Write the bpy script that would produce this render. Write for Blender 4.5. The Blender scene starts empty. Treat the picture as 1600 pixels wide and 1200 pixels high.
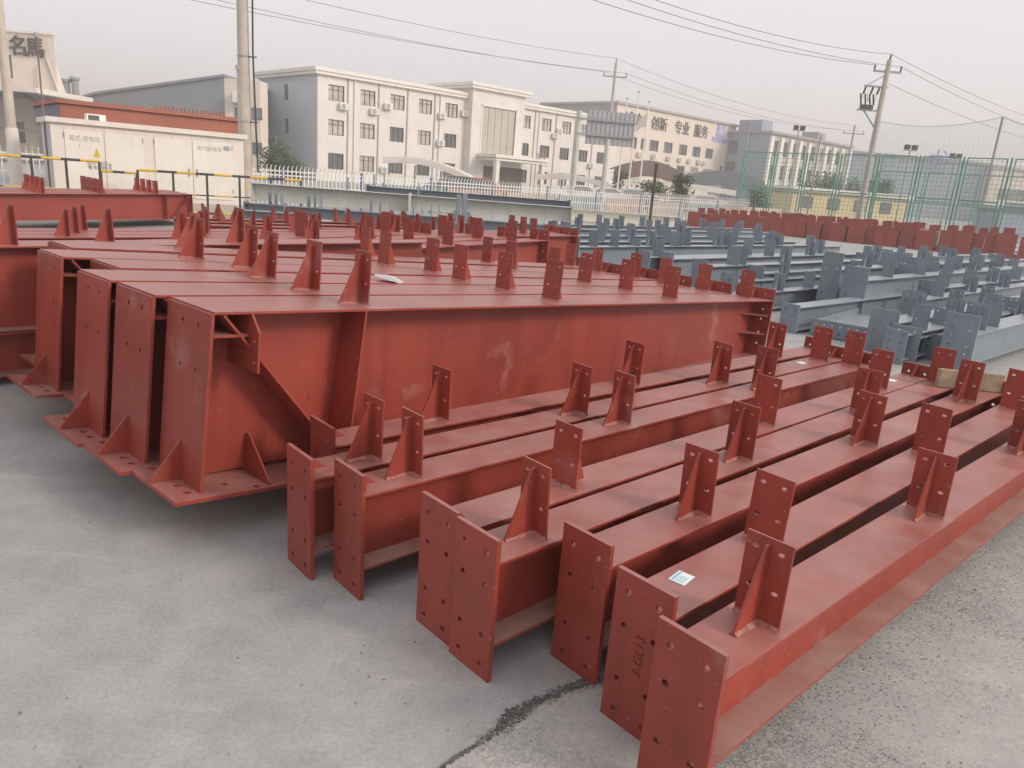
import bpy, bmesh, math, random
from mathutils import Vector, Matrix
random.seed(11)
R = math.radians
S = bpy.context.scene
COL = S.collection

# ---------------------------------------------------------------- camera
CAM_H, FPX, PITCH, ROLL = 1.6, 1148.0, R(15.62), R(4.4)
_f = Vector((0, math.cos(PITCH), -math.sin(PITCH)))
_u = Vector((1, 0, 0)).cross(_f)
_X = math.cos(ROLL) * Vector((1, 0, 0)) + math.sin(ROLL) * _u
_U = -math.sin(ROLL) * Vector((1, 0, 0)) + math.cos(ROLL) * _u
cam = bpy.data.cameras.new('camera')
cam.sensor_width = 36; cam.lens = FPX / 1600 * 36; cam.clip_end = 3000; cam.clip_start = .05
camo = bpy.data.objects.new('camera', cam); COL.objects.link(camo)
m = Matrix((_X, _U, -_f)).transposed().to_4x4(); m.translation = (0, 0, CAM_H)
camo.matrix_world = m
S.camera = camo
S.render.resolution_x, S.render.resolution_y = 1024, 768

# ---------------------------------------------------------------- light
SUN_EL, SUN_AZ = R(29), R(-22)          # azimuth measured from +X towards +Y
SUNV = Vector((math.cos(SUN_EL) * math.cos(SUN_AZ), math.cos(SUN_EL) * math.sin(SUN_AZ), math.sin(SUN_EL)))
W = bpy.data.worlds.new('World'); S.world = W; W.use_nodes = True
nt = W.node_tree; nt.nodes.clear()
sky = nt.nodes.new('ShaderNodeTexSky'); sky.sky_type = 'NISHITA'; sky.sun_disc = False
sky.sun_elevation = SUN_EL; sky.sun_rotation = math.pi / 2 - SUN_AZ
sky.air_density = 1.0; sky.dust_density = 6.0; sky.ozone_density = 1.0
hs = nt.nodes.new('ShaderNodeHueSaturation'); hs.inputs['Saturation'].default_value = .18
mx = nt.nodes.new('ShaderNodeMix'); mx.data_type = 'RGBA'
mx.inputs[0].default_value = .76
mx.inputs[7].default_value = (5.75, 5.48, 5.55, 1)
bg = nt.nodes.new('ShaderNodeBackground'); bg.inputs['Strength'].default_value = .1
wo = nt.nodes.new('ShaderNodeOutputWorld')
nt.links.new(sky.outputs[0], hs.inputs['Color']); nt.links.new(hs.outputs[0], mx.inputs[6])
nt.links.new(mx.outputs[2], bg.inputs['Color']); nt.links.new(bg.outputs[0], wo.inputs[0])
sl = bpy.data.lights.new('sun', 'SUN'); sl.energy = .95; sl.angle = R(12); sl.color = (1, .86, .72)
so = bpy.data.objects.new('sun', sl); COL.objects.link(so)
so.rotation_euler = SUNV.to_track_quat('Z', 'Y').to_euler(); so.location = (20, -10, 30)
S.view_settings.view_transform = 'Standard'; S.view_settings.look = 'None'
S.view_settings.gamma = 1; S.view_settings.exposure = .87
S.render.engine = 'CYCLES'

# ---------------------------------------------------------------- survey helpers
def ray(px, py): return _f + _X * ((px - 800) / FPX) - _U * ((py - 600) / FPX)
def gp(px, py, z=0.0):                   # survey point at height z
    d = ray(px, py); t = (z - CAM_H) / d.z
    return Vector((0, 0, CAM_H)) + d * t
def dp(px, py, Y):                       # survey point at distance Y
    d = ray(px, py); return Vector((0, 0, CAM_H)) + d * (Y / d.y)

# ---------------------------------------------------------------- materials
def _n(nt, t, **k):
    n = nt.nodes.new(t)
    for a, b in k.items(): setattr(n, a, b)
    return n
def mat(name, col, rough=.6, spec=.5, var=.12, vscale=2.0, metal=0.0, bump=0.0, bscale=60.0, dust=0.0, dustcol=(.5, .42, .38), streak=0.0, wear=0.0):
    M = bpy.data.materials.new(name); M.use_nodes = True
    t = M.node_tree; b = t.nodes['Principled BSDF']; L = t.links.new
    b.inputs['Roughness'].default_value = rough
    b.inputs['Metallic'].default_value = metal
    b.inputs['Specular IOR Level'].default_value = spec
    g = _n(t, 'ShaderNodeNewGeometry')
    c1 = tuple(max(0, x * (1 - var)) for x in col) + (1,); c2 = tuple(min(1, x * (1 + var)) for x in col) + (1,)
    n1 = _n(t, 'ShaderNodeTexNoise'); n1.inputs['Scale'].default_value = vscale; n1.inputs['Detail'].default_value = 6; n1.inputs['Roughness'].default_value = .62
    L(g.outputs['Position'], n1.inputs['Vector'])
    rp = _n(t, 'ShaderNodeValToRGB'); rp.color_ramp.elements[0].position = .32; rp.color_ramp.elements[1].position = .68
    rp.color_ramp.elements[0].color = c1; rp.color_ramp.elements[1].color = c2
    L(n1.outputs['Fac'], rp.inputs['Fac']); out = rp.outputs['Color']
    if streak:
        mp = _n(t, 'ShaderNodeMapping'); mp.inputs['Scale'].default_value = (9, 9, .7); L(g.outputs['Position'], mp.inputs['Vector'])
        n2 = _n(t, 'ShaderNodeTexNoise'); n2.inputs['Scale'].default_value = 1.0; n2.inputs['Detail'].default_value = 5; L(mp.outputs[0], n2.inputs['Vector'])
        r2 = _n(t, 'ShaderNodeValToRGB'); r2.color_ramp.elements[0].position = .5; r2.color_ramp.elements[1].position = .75
        L(n2.outputs['Fac'], r2.inputs['Fac'])
        mm = _n(t, 'ShaderNodeMath', operation='MULTIPLY'); mm.inputs[1].default_value = streak; L(r2.outputs['Color'], mm.inputs[0])
        x = _n(t, 'ShaderNodeMix', data_type='RGBA'); L(mm.outputs[0], x.inputs[0]); L(out, x.inputs[6]); x.inputs[7].default_value = tuple(c * .55 for c in col) + (1,)
        out = x.outputs[2]
    if wear:                                 # scuffs along the members and pale handling smears
        for rot, sc, p0, p1, am, cc in ((-43, (1.3, 60, 60), .665, .70, wear, dustcol), (-49, (2.2, 90, 40), .69, .71, wear * 1.2, tuple(c * .35 for c in col)), (20, (2.3, 2.3, 2.3), .60, .74, wear * .8, dustcol), (0, (14, 14, 14), .69, .75, wear * 1.1, tuple(c * .45 for c in col))):
            mp = _n(t, 'ShaderNodeMapping'); mp.vector_type = 'TEXTURE' if False else 'POINT'; mp.inputs['Rotation'].default_value = (0, 0, R(rot)); mp.inputs['Scale'].default_value = sc; L(g.outputs['Position'], mp.inputs['Vector'])
            nw = _n(t, 'ShaderNodeTexNoise'); nw.inputs['Scale'].default_value = 1.0; nw.inputs['Detail'].default_value = 6; nw.inputs['Roughness'].default_value = .6; nw.inputs['Distortion'].default_value = .2; L(mp.outputs[0], nw.inputs['Vector'])
            rw_ = _n(t, 'ShaderNodeMapRange'); rw_.inputs[1].default_value = p0; rw_.inputs[2].default_value = p1; rw_.inputs[4].default_value = am; L(nw.outputs['Fac'], rw_.inputs[0])
            x = _n(t, 'ShaderNodeMix', data_type='RGBA'); L(rw_.outputs[0], x.inputs[0]); L(out, x.inputs[6]); x.inputs[7].default_value = tuple(cc) + (1,); out = x.outputs[2]
    if dust:
        sx = _n(t, 'ShaderNodeSeparateXYZ'); L(g.outputs['Normal'], sx.inputs[0])
        mr = _n(t, 'ShaderNodeMapRange'); mr.inputs[1].default_value = .75; mr.inputs[2].default_value = 1.0; L(sx.outputs['Z'], mr.inputs[0])
        n3 = _n(t, 'ShaderNodeTexNoise'); n3.inputs['Scale'].default_value = 5.5; n3.inputs['Detail'].default_value = 8; n3.inputs['Roughness'].default_value = .65; L(g.outputs['Position'], n3.inputs['Vector'])
        r3 = _n(t, 'ShaderNodeMapRange'); r3.inputs[1].default_value = .3; r3.inputs[2].default_value = .72; r3.inputs[3].default_value = dust * .35; r3.inputs[4].default_value = dust; L(n3.outputs['Fac'], r3.inputs[0])
        mm = _n(t, 'ShaderNodeMath', operation='MULTIPLY'); L(mr.outputs[0], mm.inputs[0]); L(r3.outputs[0], mm.inputs[1])
        x = _n(t, 'ShaderNodeMix', data_type='RGBA'); L(mm.outputs[0], x.inputs[0]); L(out, x.inputs[6]); x.inputs[7].default_value = dustcol + (1,)
        out = x.outputs[2]
        ra = _n(t, 'ShaderNodeMapRange'); ra.inputs[3].default_value = rough * .85; ra.inputs[4].default_value = min(1, rough * 1.5); L(n3.outputs['Fac'], ra.inputs[0]); L(ra.outputs[0], b.inputs['Roughness'])
    L(out, b.inputs['Base Color'])
    if bump:
        nb = _n(t, 'ShaderNodeTexNoise'); nb.inputs['Scale'].default_value = bscale; nb.inputs['Detail'].default_value = 5; L(g.outputs['Position'], nb.inputs['Vector'])
        bp = _n(t, 'ShaderNodeBump'); bp.inputs['Strength'].default_value = bump; bp.inputs['Distance'].default_value = .01; L(nb.outputs['Fac'], bp.inputs['Height']); L(bp.outputs[0], b.inputs['Normal'])
    return M
RED = mat('red_primer', (.282, .047, .031), .36, .5, .2, 1.7, bump=.06, bscale=90, dust=.52, dustcol=(.46, .315, .29), streak=.42, wear=.48)
REDF = mat('red_primer_far', (.285, .050, .034), .40, .5, .10, 1.2, dust=.34, dustcol=(.46, .33, .30), streak=.2)
REDD = mat('dusty_red_primer', (.27, .060, .042), .6, .4, .18, 3, bump=.06, bscale=90, dust=.85, dustcol=(.40, .29, .25), streak=.3, wear=.3)
WELD = mat('weld_bead', (.36, .15, .12), .6, .4, .35, 60, bump=.5, bscale=160)
GREY = mat('grey_steel_paint', (.20, .24, .28), .3, .5, .12, 1.6, bump=.04, bscale=80, dust=.5, dustcol=(.55, .56, .56), streak=.2)
GREEN = mat('grey_green_paint', (.52, .525, .475), .5, .5, .10, 1.0, dust=.25, dustcol=(.5, .49, .45), streak=.2)
TIMBER = mat('weathered_timber', (.33, .26, .18), .8, .3, .3, 12, bump=.4, bscale=40)
PAPER = mat('paper_label', (.75, .8, .84), .6, .3, .03, 9)
INK = mat('marker_ink', (.05, .02, .018), .6, .3, .05, 9)
PRINT = mat('label_print', (.30, .48, .62), .6, .3, .05, 9)
WHITEP = mat('white_paint', (.78, .76, .73), .5, .4, .06, 3, streak=.12)
CREAM = mat('cream_paint', (.72, .66, .59), .5, .4, .06, 1.2, streak=.16)
CREAMD = mat('cream_door_paint', (.75, .70, .63), .5, .4, .05, 1.5, streak=.10)
BOXSIDE = mat('cabinet_end_grey', (.52, .52, .55), .5, .4, .05, 1.5)  # greyer tone than the cream cabinet body
YELLOW = mat('yellow_paint', (.66, .42, .05), .5, .4, .12, 5)
BLACK = mat('black_paint', (.05, .05, .048), .5, .4, .2, 5)
CONCP = mat('pole_concrete', (.50, .44, .38), .8, .3, .12, 3, streak=.2)
STEELP = mat('galvanised_steel', (.30, .32, .33), .45, .5, .12, 4)
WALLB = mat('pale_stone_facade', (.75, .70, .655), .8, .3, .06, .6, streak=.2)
WALLS = mat('shaded_side_wall', (.54, .57, .62), .8, .3, .05, .5)  # blue-grey shade of the office end wall is put into this colour
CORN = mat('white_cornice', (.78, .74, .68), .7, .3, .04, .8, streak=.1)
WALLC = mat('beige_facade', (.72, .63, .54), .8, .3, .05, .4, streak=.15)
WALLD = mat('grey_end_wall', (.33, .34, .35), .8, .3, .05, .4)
CLAD = mat('blue_grey_cladding', (.30, .35, .42), .6, .4, .05, .4)
CLADD = mat('grey_cladding', (.24, .26, .28), .6, .4, .05, .4)
GLASS = mat('window_glass', (.13, .145, .15), .10, .9, .5, .5)
GLASSW = mat('reflection_toned_glass', (.50, .44, .38), .15, .8, .25, 1.2)  # pale warm colour stands for light reflected in the panes
CURT = mat('curtain_wall_glass', (.47, .44, .36), .10, .9, .12, .25)
FRAME = mat('dark_window_frame', (.10, .09, .08), .5, .4, .1, 4)
PIL = mat('grey_pilaster', (.40, .36, .335), .8, .3, .06, .6)
GREENP = mat('green_fence_paint', (.10, .31, .24), .45, .5, .15, 4)
NETM = mat('sports_net', (.13, .38, .29), .8, .3, .1, 4)
BLUEP = mat('blue_post_paint', (.16, .20, .36), .5, .4, .15, 6)
REDROOF = mat('red_brown_fascia', (.36, .125, .08), .7, .3, .10, .7, streak=.25)
BROWN = mat('brown_canopy', (.22, .15, .13), .8, .3, .1, .5)
CANOPY = mat('white_canopy_fabric', (.74, .69, .64), .7, .3, .06, .8)
DARKR = mat('dark_grey_roof', (.17, .185, .205), .7, .3, .08, .6)
YELB = mat('yellow_wall', (.66, .53, .32), .8, .3, .08, .6)
BARK = mat('bark', (.12, .085, .06), .9, .2, .25, 8, bump=.4, bscale=30)
LEAF = mat('leaf_green', (.06, .095, .04), .7, .3, .45, 3)
TXTD = mat('sign_lettering', (.085, .078, .08), .6, .4, .05, 3)
TXTG = mat('green_sign_panel', (.30, .42, .17), .6, .4, .1, 3)
LOGO = mat('violet_sign', (.36, .33, .62), .6, .4, .05, 3)
WIRE = mat('cable', (.10, .10, .11), .6, .3, .05, 3)
BILL = mat('grey_billboard_back', (.42, .42, .44), .6, .4, .06, 1.2, streak=.2)
RUBBLE = mat('dark_rubble', (.105, .10, .095), .95, .2, .5, 30, bump=.8, bscale=60)
STONE = mat('stone_chips', (.30, .295, .285), .9, .2, .45, 50)
PALEB = mat('pale_beam_paint', (.68, .64, .55), .6, .4, .05, 2)
def car_mat(n, c): return mat(n, c, .25, .5, .02, 1)
def ground_mat(name, ca, cb, grit=0):
    M = bpy.data.materials.new(name); M.use_nodes = True
    t = M.node_tree; b = t.nodes['Principled BSDF']; L = t.links.new
    g = _n(t, 'ShaderNodeNewGeometry')
    def noise(s, d=8, ro=.6, dist=0):
        n = _n(t, 'ShaderNodeTexNoise'); n.inputs['Scale'].default_value = s; n.inputs['Detail'].default_value = d; n.inputs['Roughness'].default_value = ro; n.inputs['Distortion'].default_value = dist
        L(g.outputs['Position'], n.inputs['Vector']); return n.outputs['Fac']
    def ramp(f, p0, p1, c0, c1):
        r = _n(t, 'ShaderNodeValToRGB'); e = r.color_ramp.elements; e[0].position = p0; e[1].position = p1
        e[0].color = c0 + (1,); e[1].color = c1 + (1,); L(f, r.inputs['Fac']); return r.outputs['Color']
    def mix(f, a, c, blend='MIX'):
        x = _n(t, 'ShaderNodeMix', data_type='RGBA', blend_type=blend)
        if isinstance(f, float): x.inputs[0].default_value = f
        else: L(f, x.inputs[0])
        L(a, x.inputs[6]); L(c, x.inputs[7]); return x.outputs[2]
    c = ramp(noise(.9, 7, .6, .6), .3, .7, ca, cb)
    c = mix(.75, c, ramp(noise(5, 9, .7, .3), .28, .72, (.72, .74, .75), (1.12, 1.1, 1.07)), 'MULTIPLY')
    c = mix(.55, c, ramp(noise(70, 4, .7), .3, .7, (.7, .7, .7), (1.2, 1.2, 1.2)), 'MULTIPLY')
    c = mix(.8, c, ramp(noise(2.2, 10, .75, 1.5), .60, .74, (1, 1, 1), (1.25, 1.25, 1.24)), 'MULTIPLY')   # scuffs
    c = mix(.9, c, ramp(noise(33, 2, .5), .70, .76, (1, 1, 1), (.5, .5, .5)), 'MULTIPLY')                # specks
    if grit:                                 # patchy worn surface with exposed aggregate
        pm = _n(t, 'ShaderNodeMapRange'); pm.inputs[1].default_value = .40; pm.inputs[2].default_value = .62; L(noise(1.7, 8, .65, .8), pm.inputs[0])
        vo = _n(t, 'ShaderNodeTexVoronoi'); vo.inputs['Scale'].default_value = 150; L(g.outputs['Position'], vo.inputs['Vector'])
        sp = _n(t, 'ShaderNodeSeparateColor'); L(vo.outputs['Color'], sp.inputs[0])
        agg = ramp(sp.outputs[0], .0, 1.0, (.52, .52, .51), (1.28, 1.27, 1.25))
        mul = mix(.8, c, agg, 'MULTIPLY'); fine = mix(.7, mul, ramp(noise(230, 3, .6), .35, .65, (.62, .62, .62), (1.3, 1.3, 1.3)), 'MULTIPLY')
        c = mix(pm.outputs[0], c, fine)
    else:                                    # long pale drag marks, rusty and damp stains
        mp = _n(t, 'ShaderNodeMapping'); mp.inputs['Rotation'].default_value = (0, 0, R(28)); mp.inputs['Scale'].default_value = (.7, 7, 1); L(g.outputs['Position'], mp.inputs['Vector'])
        nd = _n(t, 'ShaderNodeTexNoise'); nd.inputs['Scale'].default_value = 1.0; nd.inputs['Detail'].default_value = 9; nd.inputs['Roughness'].default_value = .7; L(mp.outputs[0], nd.inputs['Vector'])
        c = mix(.8, c, ramp(nd.outputs['Fac'], .56, .74, (1, 1, 1), (1.22, 1.22, 1.21)), 'MULTIPLY')
        c = mix(.8, c, ramp(noise(.75, 9, .65, 1.2), .56, .74, (1, 1, 1), (.74, .745, .75)), 'MULTIPLY')
        c = mix(.5, c, ramp(noise(3.1, 6, .6, .4), .66, .78, (1, 1, 1), (1.05, .86, .72)), 'MULTIPLY')
    L(c, b.inputs['Base Color']); b.inputs['Roughness'].default_value = .78
    bp = _n(t, 'ShaderNodeBump'); bp.inputs['Strength'].default_value = .25; bp.inputs['Distance'].default_value = .006; L(noise(55, 6, .7), bp.inputs['Height']); L(bp.outputs[0], b.inputs['Normal'])
    return M
GROUND = ground_mat('yard_concrete', (.345, .357, .357), (.435, .44, .432))
GRIT = ground_mat('worn_gritty_concrete', (.38, .38, .372), (.48, .478, .46), 1)

# ---------------------------------------------------------------- mesh helpers
class MB:
    def __init__(s): s.v = []; s.f = []
    def quad(s, a, b, c, d):
        i = len(s.v); s.v += [tuple(a), tuple(b), tuple(c), tuple(d)]; s.f.append((i, i + 1, i + 2, i + 3)); return s
    def box(s, x0, x1, y0, y1, z0, z1):
        i = len(s.v)
        s.v += [(x0, y0, z0), (x1, y0, z0), (x1, y1, z0), (x0, y1, z0), (x0, y0, z1), (x1, y0, z1), (x1, y1, z1), (x0, y1, z1)]
        s.f += [(i, i + 3, i + 2, i + 1), (i + 4, i + 5, i + 6, i + 7), (i, i + 1, i + 5, i + 4), (i + 1, i + 2, i + 6, i + 5), (i + 2, i + 3, i + 7, i + 6), (i + 3, i, i + 4, i + 7)]
        return s
    def prism(s, poly, a, b, axis='y'):      # poly = [(p,q)] swept from a to b along axis
        n = len(poly); i = len(s.v)
        def pt(p, q, w): return (p, w, q) if axis == 'y' else ((w, p, q) if axis == 'x' else (p, q, w))
        s.v += [pt(p, q, a) for p, q in poly] + [pt(p, q, b) for p, q in poly]
        s.f += [tuple(range(i, i + n)), tuple(reversed(range(i + n, i + 2 * n)))]
        for k in range(n): s.f.append((i + k, i + n + k, i + n + (k + 1) % n, i + (k + 1) % n))
        return s
    def tube(s, p, q, r, n=8, r2=None):
        p = Vector(p); q = Vector(q); d = (q - p).normalized(); r2 = r if r2 is None else r2
        a = d.orthogonal().normalized(); b = d.cross(a); i = len(s.v)
        for c, rr in ((p, r), (q, r2)):
            for k in range(n):
                t = 2 * math.pi * k / n; s.v.append(tuple(c + (a * math.cos(t) + b * math.sin(t)) * rr))
        for k in range(n): s.f.append((i + k, i + (k + 1) % n, i + n + (k + 1) % n, i + n + k))
        s.f += [tuple(reversed(range(i, i + n))), tuple(range(i + n, i + 2 * n))]
        return s
    def poly(s, pts, r, n=6):
        for a, b in zip(pts, pts[1:]): s.tube(a, b, r, n)
        return s
    def bar(s, p, q, w, h):                  # rectangular bar
        p = Vector(p); q = Vector(q); d = (q - p).normalized(); up = Vector((0, 0, 1))
        if abs(d.z) > .95: up = Vector((0, 1, 0))
        a = d.cross(up).normalized() * (w / 2); b = a.cross(d).normalized() * (h / 2); i = len(s.v)
        for c in (p, q):
            for sa, sb in ((-1, -1), (1, -1), (1, 1), (-1, 1)): s.v.append(tuple(c + a * sa + b * sb))
        s.f += [(i, i + 1, i + 2, i + 3), (i + 7, i + 6, i + 5, i + 4)] + [(i + k, i + 4 + k, i + 4 + (k + 1) % 4, i + (k + 1) % 4) for k in range(4)]
        return s
    def mesh(s, name, mt, bev=0, fix=True):
        me = bpy.data.meshes.new(name); me.from_pydata(s.v, [], s.f)
        if fix or bev:
            bm = bmesh.new(); bm.from_mesh(me)
            if bev:
                bmesh.ops.bevel(bm, geom=[e for e in bm.edges], offset=bev, segments=1, affect='EDGES', clamp_overlap=True)
            bmesh.ops.recalc_face_normals(bm, faces=bm.faces); bm.to_mesh(me); bm.free()
        if mt: me.materials.append(mt)
        return me
    def build(s, name, mt, parent=None, loc=(0, 0, 0), rot=(0, 0, 0), bev=0):
        return put(name, s.mesh(name, mt, bev), parent, loc, rot)
def put(name, me, parent=None, loc=(0, 0, 0), rot=(0, 0, 0)):
    o = bpy.data.objects.new(name, me); COL.objects.link(o); o.parent = parent
    o.location = loc; o.rotation_euler = rot; return o
def tag(o, label, cat, group=None, kind=None):
    if label: o['label'] = label
    if cat: o['category'] = cat
    if group: o['group'] = group
    if kind: o['kind'] = kind
    return o
def thing(name, label, cat, loc, rz=0, group=None):
    o = bpy.data.objects.new(name, None); COL.objects.link(o); o.empty_display_size = .1
    o.location = loc; o.rotation_euler = (0, 0, rz); return tag(o, label, cat, group)
def copy_tree(o, parent=None):
    c = o.copy(); COL.objects.link(c); c.parent = parent
    for ch in list(o.children): copy_tree(ch, c)
    return c
_cache = {}
def boxm(dx, dy, dz, mt, bev=.0015):
    k = ('b', round(dx, 4), round(dy, 4), round(dz, 4), mt.name, bev)
    if k not in _cache: _cache[k] = MB().box(-dx / 2, dx / 2, -dy / 2, dy / 2, -dz / 2, dz / 2).mesh('plate', mt, bev)
    return _cache[k]
def platem(outline, holes, t, mt):           # plate in the local YZ plane, thickness along X, with real holes
    k = ('p', tuple((round(a, 4), round(b, 4)) for a, b in outline), tuple(tuple(round(x, 4) for x in h) for h in holes), t, mt.name)
    if k in _cache: return _cache[k]
    cu = bpy.data.curves.new('plate', 'CURVE'); cu.dimensions = '2D'; cu.fill_mode = 'BOTH'; cu.extrude = t / 2 - .001
    cu.bevel_depth = .001; cu.bevel_resolution = 0
    def spl(pts):
        sp = cu.splines.new('POLY'); sp.points.add(len(pts) - 1); sp.use_cyclic_u = True
        for p, (a, b) in zip(sp.points, pts): p.co = (a, b, 0, 1)
    spl(outline)
    for cx, cz, rx, rz in holes: spl([(cx + rx * math.cos(a), cz + rz * math.sin(a)) for a in [2 * math.pi * i / 12 for i in range(12)]])
    ob = bpy.data.objects.new('tmp', cu); COL.objects.link(ob)
    dg = bpy.context.evaluated_depsgraph_get(); dg.update()
    me = bpy.data.meshes.new_from_object(ob.evaluated_get(dg))
    bpy.data.objects.remove(ob); bpy.data.curves.remove(cu)
    for v in me.vertices: x, y, z = v.co; v.co = (z, x, y)
    me.materials.clear(); me.materials.append(mt)
    for p in me.polygons: p.use_smooth = False
    _cache[k] = me; return me
def rect(w, z0, z1): return [(-w / 2, z0), (w / 2, z0), (w / 2, z1), (-w / 2, z1)]
ORD = ['first', 'second', 'third', 'fourth', 'fifth', 'sixth', 'seventh', 'eighth', 'ninth', 'tenth', 'eleventh', 'twelfth', 'thirteenth', 'fourteenth', 'fifteenth', 'sixteenth', 'seventeenth', 'eighteenth', 'nineteenth', 'twentieth', 'twenty-first', 'twenty-second', 'twenty-third', 'twenty-fourth', 'twenty-fifth', 'twenty-sixth', 'twenty-seventh', 'twenty-eighth', 'twenty-ninth', 'thirtieth']

# ---------------------------------------------------------------- ground
g = MB()
n = 40; ext = 700
for i in range(1):
    g.quad((-ext, -60, 0), (ext, -60, 0), (ext, 1400, 0), (-ext, 1400, 0))
tag(g.build('ground', GROUND), 'grey concrete yard under the steel beams', None, kind='structure')

# ---------------------------------------------------------------- steel parts
def cleat(root, x, z, kind, mt, w=.14, h=.26, y=0, detail=True, t=.008, holes=True):
    hl = [(sx * w * .28, hz, .0115, .0075) for sx in (-1, 1) for hz in (h * .40, h * .86)] if holes else []
    p = put('purlin_cleat', platem(rect(w, 0, h), hl, t, mt), root, (x, y, z), (R(random.uniform(-1, 1)), R(random.uniform(-1.8, 1.8)), R(random.uniform(-3.5, 3.5))))
    if kind == '-': return p
    s = -1 if kind == 'N' else 1
    k = ('g', s, h, mt.name)
    if k not in _cache: _cache[k] = MB().prism([(s * t / 2, 0), (s * .125, 0), (s * .122, .015), (s * .022, h * .93), (s * t / 2, h * .93)], -.004, .004).mesh('gusset', mt)
    put('gusset', _cache[k], p)
    if detail:
        k = ('w', s, w)
        if k not in _cache:
            b = MB()
            for q in (-1, 1):
                for i in range(7):
                    a = -w / 2 + w * i / 7; r = .010 + .005 * random.random()
                    b.prism([(q * .003, -.001), (q * (.004 + r), -.001), (q * .003, r)], a, a + w / 7)
            for q in (-1, 1):
                for i in range(6):
                    a = .01 + .115 * i / 6; r = .009 + .004 * random.random()
                    b.prism([(q * .003, -.001), (q * (.004 + r), -.001), (q * .003, r)], s * a, s * (a + .115 / 6), 'x')
            _cache[k] = b.mesh('weld_bead', WELD)
        put('weld_bead', _cache[k], p)
    return p
def holes_cols(w, z0, h, rows, r=.012): return [(sx * w * .27, z0 + h * rr, r, r) for rr in rows for sx in (-1, 1)]
def end_plate(root, x, w, z0, h, rows, mt, t=.018, zt=None, side=1, lean=0, r=.012):
    p = put('end_plate', platem(rect(w, 0, h), holes_cols(w, 0, h, rows, r), t, mt), root, (x, 0, z0), (0, R(lean), 0))
    if zt is not None and z0 + h - zt > .03:
        e = z0 + h - zt
        p2 = MB().prism([(side * t / 2, zt - z0), (side * (.10 + t / 2), zt - z0), (side * t / 2, zt - z0 + e * .97)], -.004, .004)
        p2.build('gusset', mt, p)
    return p
def h_beam(label, group, loc, heading, L, W, zb, zt, mt, near=None, far=None, cleats=(), cl=(.14, .26), tf=.011, tw=.008, roll=0, detail=True, pitch=0, name='steel_girder', cy=0):
    root = thing(name, label, 'girder', (loc[0], loc[1], loc[2] if len(loc) > 2 else 0), R(heading), group)
    root.rotation_euler = (R(roll), R(pitch), R(heading))
    put('top_flange', boxm(L, W, tf, mt), root, (L / 2, 0, zt - tf / 2))
    put('bottom_flange', boxm(L, W, tf, REDD if mt is RED else mt), root, (L / 2, 0, zb + tf / 2))
    put('web', boxm(L, tw, zt - zb - 2 * tf - .0005, mt, 0), root, (L / 2, 0, (zt + zb) / 2))
    if near: end_plate(root, -.0095, near[0], near[1], near[2], near[3], mt, zt=zt, side=1)
    if far: end_plate(root, L + .0095, far[0], far[1], far[2], far[3], mt, zt=zt, side=-1)
    for c in cleats: cleat(root, c[0], zt, c[1], mt, cl[0], cl[1], y=cy, detail=detail)
    return root

# ---------------------------------------------------------------- the eight small red beams in front
ROWS = (.09, .30, .66, .88)
FB = [
 ((-.806, 3.04), 41.9, 4.42, [(.62, 'N'), (2.07, 'N'), (3.75, 'N')], 'leftmost small red beam, nearest the big rafters, behind the front end plates'),
 ((-.796, 2.680), 42.3, 4.50, [(.31, 'N'), (1.56, 'N'), (2.88, 'N'), (4.22, 'F')], 'second small red beam from the big rafters, narrow end plate leftmost in front'),
 ((-.575, 2.564), 42.6, 4.42, [(.27, 'N'), (1.56, 'N'), (2.95, 'N'), (4.22, 'F')], 'third small red beam from the big rafters, cleat close behind its end plate'),
 ((-.205, 2.322), 43.0, 4.30, [(.60, 'F'), (2.14, 'F'), (3.60, 'F')], 'fourth small red beam from the big rafters, end plate touching its neighbour'),
 ((-.064, 2.146), 43.4, 4.36, [(.24, 'N'), (1.57, 'N'), (2.93, 'N'), (4.18, 'F')], 'fifth small red beam, end plate standing proud at the centre of the row'),
 ((.292, 2.172), 43.0, 4.10, [(.60, 'N'), (2.10, 'N'), (3.62, 'N')], 'sixth small red beam, darker end plate left of the marked one'),
 ((.440, 1.900), 43.5, 4.30, [(.66, 'F'), (2.25, 'F'), (3.72, 'F')], 'seventh small red beam, end plate marked by hand and white label on top'),
 ((.517, 1.649), 42.8, 4.35, [(.32, 'N'), (1.60, 'N'), (2.95, 'N'), (4.2, 'F')], 'rightmost and nearest small red beam beside the gritty ground'),
]
fb = []
for (x, y), hd, L, cs, lab in FB:
    fb.append(h_beam(lab, 'small red beams in the front row', (x, y), hd, L, .19, .15 if x > .5 else .12, .43, RED, (.205, 0, .514, ROWS), (.205, 0.0, .514, ROWS), cs))

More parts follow.
